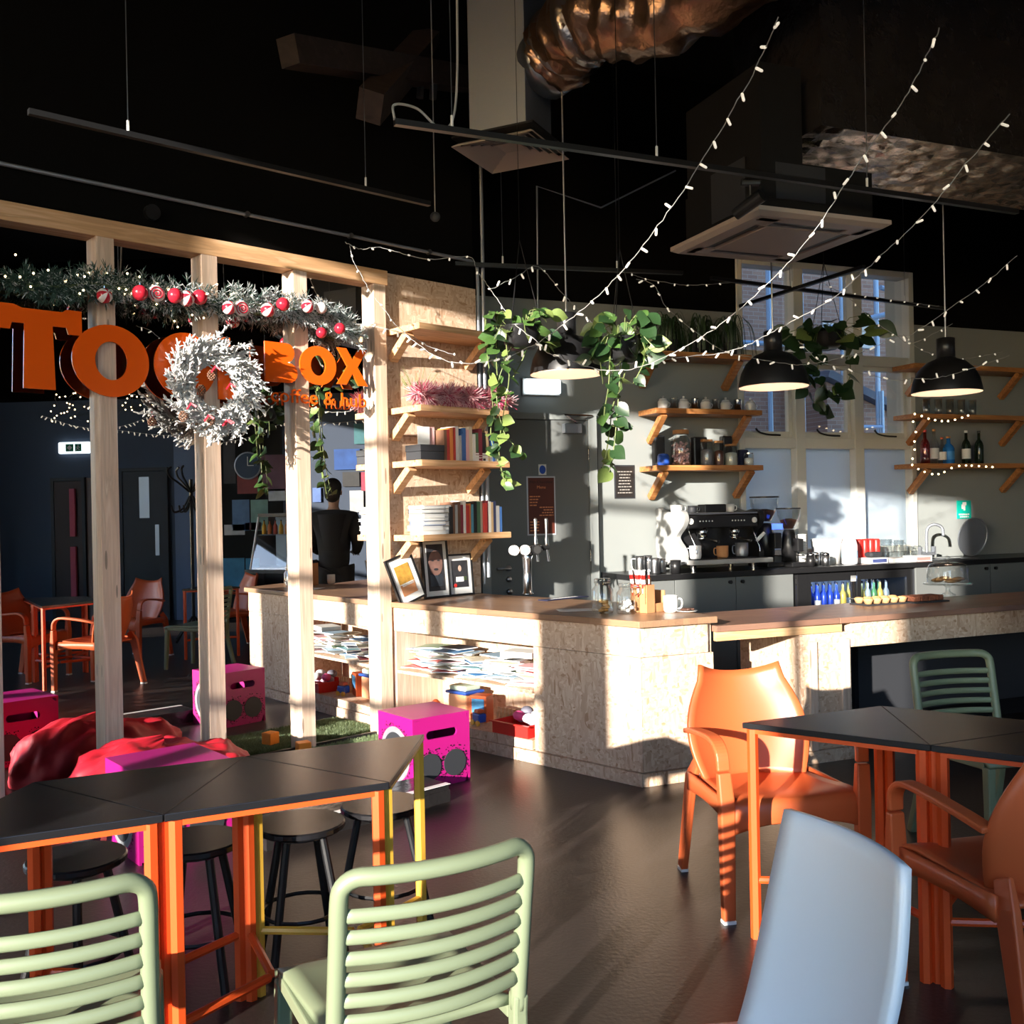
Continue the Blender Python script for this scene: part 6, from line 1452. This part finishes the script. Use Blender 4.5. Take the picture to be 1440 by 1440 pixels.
light_string('fairy light string dipping under the right lamp and plant', lerp_y([(895, 392), (920, 402), (940, 435), (985, 472), (1020, 495), (1052, 502), (1110, 512), (1150, 510), (1210, 496), (1260, 474), (1285, 468), (1367, 412), (1430, 360)], 7.2, 6.2), .11)
light_string('short fairy light string high above the spider plants', lerp_y([(880, 380), (900, 390), (940, 398), (975, 401), (1030, 397)], 7.6, 7.9), .13, BULB_S)
light_string('fairy light string hanging along the upper window track', lerp_y([(1160, 400), (1182, 410), (1230, 418), (1290, 427), (1320, 431)], 8.0, 8.4), .12, BULB_S)
light_string('fairy light string sloping down across the right window panes', lerp_y([(1195, 420), (1230, 452), (1260, 472), (1285, 482), (1340, 455)], 7.8, 7.6), .12, BULB_S)
light_string('fairy light string sagging over the right pendant lamp', lerp_y([(1122, 480), (1150, 505), (1182, 518), (1222, 528), (1265, 535), (1283, 532), (1315, 532), (1360, 520), (1420, 500)], 7.0, 6.9), .12)
light_string('fairy light string tucked beside the right bar shelves', lerp_y([(1270, 470), (1292, 490), (1310, 497), (1332, 504), (1365, 503), (1410, 495)], 7.9, 8.0), .12, BULB_S)
light_string('fairy light string wound along the conduit above the frame', lerp_y([(485, 340), (507, 350), (532, 348), (557, 354), (605, 365), (660, 361), (670, 380), (690, 407), (712, 440), (730, 462)], 6.3, 6.2), .13, BULB_S)
light_string('fairy light string drooping across the OSB panel corner', lerp_y([(492, 345), (497, 367), (507, 385), (520, 410), (540, 435), (560, 460), (600, 485), (640, 500)], 6.25, 6.3), .12, BULB_S)
light_string('golden fairy lights wound round the right bar shelves', [(x, y, Y - .33) for x, y, Y in [(1366, 583, 9.7), (1335, 592, 9.6), (1310, 590, 9.5), (1284, 583, 9.4), (1288, 610, 9.4), (1285, 625, 9.4), (1287, 640, 9.4), (1280, 650, 9.4), (1292, 660, 9.45), (1312, 667, 9.5), (1325, 665, 9.55), (1350, 655, 9.6), (1400, 657, 9.8)]], .085, BULB_W, 'black', .0015)
# further strings over the room on the right, out of the picture but reflected in the mirrors
def reflected_string(label, pts, gap):
    Q = [seen_in_mirror(x, y, s) for x, y, s in pts]; P = spline(Q, 8); t = thing('light_string', label, 'string lights', P[0], 0, 'strings of fairy lights'); inv = LOCAL[t.name]
    b = MB(); b.tube(P, .0035, 5); b.build('wire', MT['wire'], t, world=True)
    for p in P[::1]:
        z = Vector((rs_.gauss(0, .5), rs_.gauss(0, .4), -.7)).normalized(); M = z.to_track_quat('Z', 'Y').to_matrix().to_4x4(); M.translation = p; inst('bulb', BULB, t, inv @ M)
reflected_string('fairy light string over the side tables, reflected left of the second post', [(60, 585, 5.6), (110, 600, 5.5), (165, 605, 5.4), (230, 612, 5.3), (290, 608, 5.2)], .1)
reflected_string('fairy light string over the side tables, reflected under the wreath', [(150, 605, 5.4), (200, 590, 5.6), (250, 560, 5.8)], .1)
reflected_string('fairy light string reflected between the second and third post', [(300, 625, 5.2), (350, 615, 5.2), (400, 595, 5.1), (450, 596, 5.0), (530, 590, 5.0)], .1)
rq = random.Random(40)
t = thing('light_curtain', 'cluster of golden fairy lights reflected at the left end of the mirrors', 'string lights', seen_in_mirror(150, 575, 6.0), 0); inv = LOCAL[t.name]; P = []
for i in range(80): P.append(seen_in_mirror(70 + rq.random() * 190, 552 + rq.random() * 42, 6.4 + rq.random() * .8))
for p in P: inst('bulb', BULB_W, t, inv @ Matrix.Translation(p))
b = MB()
for k in range(0, 80, 8): b.tube(spline(sorted(P[k:k + 8], key=lambda v: v.y), 3) , .0015, 4)
b.build('wire', MT['black'], t, world=True)
# ------------------------------------------------------------------ the side of the room that only the mirrors show
def rw_rect(b, x0, y0, x1, y1, d0, d1, m=0):           # a slab on the right wall given by the pixels where its reflection shows
    a = seen_on_right_wall(x0, y0, XR); c = seen_on_right_wall(x1, y1, XR)
    b.box(XR - d1, XR - d0, min(a.y, c.y), max(a.y, c.y), min(a.z, c.z), max(a.z, c.z), m); return b
# dark double door leaf and doorway
def rdoor(name, label, x0, x1, ytop, panel, pane):
    a, c = seen_on_right_wall(x0, 700, XR), seen_on_right_wall(x1, 700, XR); zt = seen_on_right_wall((x0 + x1) / 2, ytop, XR).z
    t = thing(name, label, 'door', (XR - .03, (a.y + c.y) / 2, 0), 0); t['kind'] = 'structure'
    y0, y1 = min(a.y, c.y), max(a.y, c.y)
    MB().box(XR - .045, XR - .001, y0 + .05, y1 - .05, .01, zt - .05).build('door_leaf', panel, t, world=True, bevel=.003)
    b = MB(); b.box(XR - .06, XR - .001, y0, y0 + .048, 0, zt).box(XR - .06, XR - .001, y1 - .048, y1, 0, zt).box(XR - .06, XR - .001, y0 + .048, y1 - .048, zt - .048, zt); b.build('door_frame', MT['charcoal'], t, world=True)
    return t, y0, y1
t, y0, y1 = rdoor('door_2', 'dark slate double door reflected between the first two posts', 170, 238, 658, MT['charcoal'], None)
MB().box(XR - .05, XR - .0455, y0 + .3, y0 + .45, 1.5, 2.1).build('notice', MT['galv'], t, world=True); MB().box(XR - .05, XR - .0455, y1 - .2, y1 - .14, .95, 1.4).build('push_plate', MT['galv'], t, world=True)
t, y0, y1 = rdoor('door_3', 'brown door with pink pull handles reflected at the left edge', 74, 122, 672, mat('brown_door', (.05, .025, .02), .6), None)
MB().box(XR - .09, XR - .046, y1 - .22, y1 - .14, 1.25, 1.95).build('door_handle', cm('pink_handle', (.6, .08, .12)), t, world=True); MB().box(XR - .09, XR - .046, y1 - .22, y1 - .14, .35, 1.1).build('door_handle', cm('pink_handle', (.6, .08, .12)), t, world=True)
b = rw_rect(MB(), 122, 672, 170, 1000, .001, .02); o = b.build('wall_panel', cm('beige_panel', (.22, .15, .12)), None); tag(o, 'beige wall panel beside the brown door', 'panel')
# running man exit sign
a = seen_on_right_wall(107, 630, XR); t = thing('exit_sign', 'lit green and white running man exit sign above the side door', 'exit sign', (XR - .01, a.y, a.z), 0)
MB().box(-.06, 0, -.24, .24, -.085, .085).build('light_box', MT['exit_glow'], t, bevel=.02)
gr = cm('exit_green', (.0, .25, .1)); MB().box(-.063, -.0605, -.12, .0, -.055, .055).box(-.063, -.0605, .02, .12, -.055, .055).build('green_field', gr, t)
b = MB(); b.add([(-.0645, -.1, 0), (-.0645, -.06, .04), (-.0645, -.02, 0), (-.0645, -.06, -.04)], [(0, 1, 2, 3)]); b.build('arrow', MT['paper'], t)
b = MB(); b.ell((-.0645, .07, .035), (.001, .01, .01), 8, 5); b.tube([(-.0645, .07, .022), (-.0645, .062, -.01), (-.0645, .04, -.03), (-.0645, .035, -.05)], .006, 5); b.tube([(-.0645, .062, -.01), (-.0645, .085, -.03), (-.0645, .1, -.03)], .006, 5); b.tube([(-.0645, .04, .0), (-.0645, .07, .018), (-.0645, .095, .0)], .005, 5); b.build('running_man', MT['paper'], t)
# lighter wall strip and coat stand
b = rw_rect(MB(), 243, 560, 286, 1010, .001, .01); o = b.build('blue_wall_panel', cm('blue_panel', (.14, .19, .3)), None); tag(o, 'blue painted wall strip behind the coat stand', 'panel')
cs = seen_in_mirror(271, 800, 6.1); t = thing('coat_stand', 'black bentwood coat stand reflected left of the second post', 'coat stand', (cs.x, cs.y, 0), 0)
MB().cyl((0, 0, .05), (0, 0, 1.95), .022, n=10).build('pole', MT['black'], t)
for k in range(6):
    a = k * PI / 3; c, s = math.cos(a), math.sin(a)
    MB().tube(spline([(c * .02, s * .02, 1.8), (c * .16, s * .16, 1.92), (c * .24, s * .24, 1.98), (c * .27, s * .27, 2.06), (c * .22, s * .22, 2.1)], 4), .013, 6).build('hook', MT['black'], t); MB().tube(spline([(c * .02, s * .02, 1.75), (c * .1, s * .1, 1.6), (c * .2, s * .2, 1.56), (c * .23, s * .23, 1.64)], 4), .012, 6).build('lower_hook', MT['black'], t)
for k in range(4):
    a = k * PI / 2 + .4; c, s = math.cos(a), math.sin(a); MB().tube(spline([(c * .02, s * .02, .3), (c * .12, s * .12, .2), (c * .28, s * .28, .02)], 4), .014, 6).build('foot', MT['black'], t)
# poster wall
ps = [(314, 610, 332, 680, (.03, .03, .035)), (334, 665, 364, 694, (.25, .04, .04)), (366, 640, 404, 690, (.14, .06, .1)), (327, 703, 352, 746, (.1, .2, .36)), (353, 703, 378, 746, (.2, .35, .3)), (378, 688, 402, 704, (.5, .55, .6)), (316, 738, 345, 752, (.55, .55, .55)), (345, 735, 368, 745, (.2, .1, .1)), (313, 785, 345, 830, (.05, .25, .42)), (346, 785, 366, 830, (.05, .25, .42)), (498, 596, 524, 624, (.06, .18, .2)), (470, 632, 507, 660, (.03, .09, .3)), (508, 664, 524, 690, (.4, .06, .1)), (492, 690, 512, 720, (.5, .5, .5)), (440, 686, 452, 706, (.12, .2, .45)), (511, 632, 524, 652, (.2, .19, .17)), (482, 664, 506, 684, (.05, .05, .05))]
b = rw_rect(MB(), 290, 570, 404, 1000, .001, .012); o = b.build('black_board', MT['black_matte'], None); tag(o, 'black notice wall reflected right of the second post', 'panel')
for i, (x0, y0, x1, y1, c) in enumerate(ps):
    o = rw_rect(MB(), x0, y0, x1, y1, .014, .02).build('poster', mat('poster_%d' % i, c, .6, var=(6, .5)), None); tag(o, 'small poster on the side wall, %s from the left in the reflection' % ORD[sorted(range(len(ps)), key=lambda k: ps[k][0]).index(i)], 'poster', 'posters on the side wall')
a = seen_on_right_wall(350, 655, XR); t = thing('wall_clock', 'round dark blue wall clock among the posters', 'clock', (XR - .02, a.y, a.z), 0)
T_ = Matrix.Rotation(-PI / 2, 4, 'Y'); MB().lathe([(.2, 0), (.2, .03), (.185, .035), (.18, .03)], 32, T=T_).build('rim', MT['galv'], t); MB().lathe([(.18, .025), (.18, .031)], 32, T=T_).build('dial', cm('clock_dial', (.02, .05, .1)), t); MB().box(-.036, -.033, -.006, .006, 0, .13).box(-.036, -.033, 0, .09, -.005, .005).build('hands', MT['paper'], t)
# display case on a cupboard
dcp = seen_in_mirror(398, 800, 5.7); t = thing('display_cabinet', 'dark cupboard carrying the sloped glass snack case', 'cabinet', (dcp.x, dcp.y, 0), .3); MB().box(-.35, .35, -.3, .3, 0, .86).build('body', MT['charcoal'], t); 
for s in (-1, 1): d = MB().box(-.362, -.351, .005 if s > 0 else -.29, .29 if s > 0 else -.005, .05, .82).build('door', MT['black_matte'], t); MB().box(-.375, -.3625, .02 * s - .006, .02 * s + .006, .4, .5).build('handle', MT['steel'], d)
t = thing('snack_case', 'sloped glass snack display case with bottles on its upper shelf', 'display case', (dcp.x, dcp.y, .861), .3)
b = MB(); b.add([(-.3, -.25, 0), (-.3, .25, 0), (-.12, .25, .62), (-.12, -.25, .62)], [(0, 1, 2, 3)]); b.build('front_glass', MT['clear'], t); 
for y in (-.25, .25): MB().tube([(-.3, y, 0), (-.12, y, .62)], .012, 6).build('edge_strip', MT['white'], t)
MB().box(-.12, .25, -.26, .26, .62, .66).build('top_panel', MT['black'], t); MB().box(.23, .25, -.25, .25, 0, .615).build('back_panel', cm('case_back', (.25, .35, .45)), t); MB().box(-.15, .22, -.24, .24, .4, .41).build('glass_shelf', MT['clear'], t); MB().box(-.28, .22, -.24, .24, .001, .02).build('base', MT['steel_br'], t)
for i in range(6): bottle(Vector((dcp.x, dcp.y, 0)) + Matrix.Rotation(.3, 3, 'Z') @ Vector((-.08, -.2 + .08 * i, 1.272)), .026, .17, cm('juice%d' % (i % 3), ((.7, .45, .03), (.6, .2, .05), (.5, .08, .05))[i % 3]), MT['navy'], 'small juice bottle, %s along the snack case shelf' % ORD[i], None, 'juice_bottle', 'juice bottles in the snack case')
# small table in the reflection
tri_table(Vector((2.55, 3.95)), Vector((3.15, 3.95)), Vector((2.85, 4.47)), 'orange_metal', 'triangular black table seen only in the mirror among orange chairs')
slat_chair('slat_chair', 'green slatted chair seen only in the mirror beside the orange ones', (2.2, 4.9), math.radians(100), group='green slatted chairs') if False else None
# person in black at the servery, seen from behind in the mirror
pp = seen_in_mirror(470, 760, 4.3)
PZ = thing('person', 'person in black jacket and trousers standing with back turned, reflected in the mirror', 'person', (pp.x, pp.y, 0), math.radians(88))
def skin_body(name, verts, edges, rad, m, parent, lv=2):
    me = bpy.data.meshes.new(name); me.from_pydata(verts, edges, []); me.materials.append(m)
    o = bpy.data.objects.new(name, me); COL.objects.link(o); o.parent = parent
    q = o.modifiers.new('skin', 'SKIN'); q.use_smooth_shade = True
    for i, r in enumerate(rad):
        sv = me.skin_vertices[0].data[i]; sv.radius = r if isinstance(r, tuple) else (r, r)
    me.skin_vertices[0].data[0].use_root = True
    s = o.modifiers.new('sub', 'SUBSURF'); s.levels = lv; s.render_levels = lv
    return o
# local: faces -y
vs = [(0, 0, .98), (0, .01, 1.12), (0, .02, 1.3), (0, .01, 1.47), (0, 0, 1.56), (0, -.01, 1.64), (0, -.02, 1.74), (0, -.01, 1.82)]
rd_ = [(.1, .08), (.1, .08), (.11, .08), (.1, .07), (.05, .05), (.068, .075), (.08, .098), (.06, .07)]
ed = [(i, i + 1) for i in range(7)]
def limb(root, pts, rr):
    k = root
    for p, r in zip(pts, rr): vs.append(p); rd_.append(r); ed.append((k, len(vs) - 1)); k = len(vs) - 1
    return k
for s in (-1, 1):
    w = limb(3, [(s * .19, .01, 1.45), (s * .26, .03, 1.18), (s * .2, -.17, 1.08), (s * .17, -.23, 1.07)], [.05, .035, .032, .028])
    for f, (dx, L, r) in enumerate(((-.03, .07, .009), (-.01, .08, .009), (.012, .085, .009), (.032, .07, .008))): limb(w, [(s * .17 + dx, -.28, 1.068), (s * .17 + dx, -.28 - L * .6, 1.055), (s * .17 + dx, -.28 - L, 1.03)], [r, r, r * .8])
    limb(w, [(s * .17 - s * .045, -.25, 1.075), (s * .17 - s * .06, -.29, 1.07)], [.011, .009])
    limb(0, [(s * .1, .0, .9), (s * .12, -.01, .5), (s * .13, .02, .1), (s * .135, -.02, .05), (s * .14, -.14, .035)], [.06, .045, .035, .04, .03])
skin_body('body', vs, ed, rd_, MT['skin'], PZ)
# face details, hair
b = MB(); b.ell((0, -.125, 1.715), (.014, .02, .024), 8, 6); b.build('nose', MT['skin'], PZ, smooth=True)
for s in (-1, 1): MB().ell((s * .085, .0, 1.73), (.012, .02, .032), 8, 6).build('ear', MT['skin'], PZ, smooth=True); MB().ell((s * .032, -.108, 1.755), (.013, .008, .007), 8, 5).build('eye', MT['black'], PZ, smooth=True)
MB().ell((0, -.112, 1.672), (.024, .008, .006), 8, 5).build('mouth', cm('lip', (.35, .12, .1)), PZ, smooth=True)
b = MB(); b.ell((0, .02, 1.79), (.098, .108, .1), 16, 10); b.ell((0, .05, 1.72), (.09, .075, .1), 14, 8); b.build('hair', MT['hair'], PZ, smooth=True)
# jacket and trousers: slightly fuller copies of the clothed part of the body
jv = [(0, .02, 1.3), (0, .01, 1.1), (0, 0, .82), (0, .015, 1.46), (0, .005, 1.545)]; je = [(0, 1), (1, 2), (0, 3), (3, 4)]; jr = [(.19, .19), (.18, .18), (.19, .19), (.15, .15), (.08, .08)]
for s in (-1, 1):
    k = 3
    for p, r in (((s * .2, .01, 1.45), .1), ((s * .265, .03, 1.19), .075), ((s * .2, -.2, 1.075), .05)): jv.append(p); jr.append(r); je.append((k, len(jv) - 1)); k = len(jv) - 1
skin_body('jacket', jv, je, jr, MT['denim'], PZ)
tv = [(0, 0, 1.08)]; te = []; trr = [(.18, .18)]
for s in (-1, 1):
    k = 0
    for p, r in (((s * .1, .0, .88), .13), ((s * .12, -.01, .5), .095), ((s * .13, .02, .09), .075)): tv.append(p); trr.append(r); te.append((k, len(tv) - 1)); k = len(tv) - 1
skin_body('trousers', tv, te, trr, MT['denim'], PZ)
for s in (-1, 1): b = MB(); b.ell((s * .14, -.06, .04), (.055, .14, .05), 12, 8); b.v = [Vector((v.x, v.y, max(v.z, .002))) for v in b.v]; b.build('shoe', MT['black'], PZ, smooth=True)
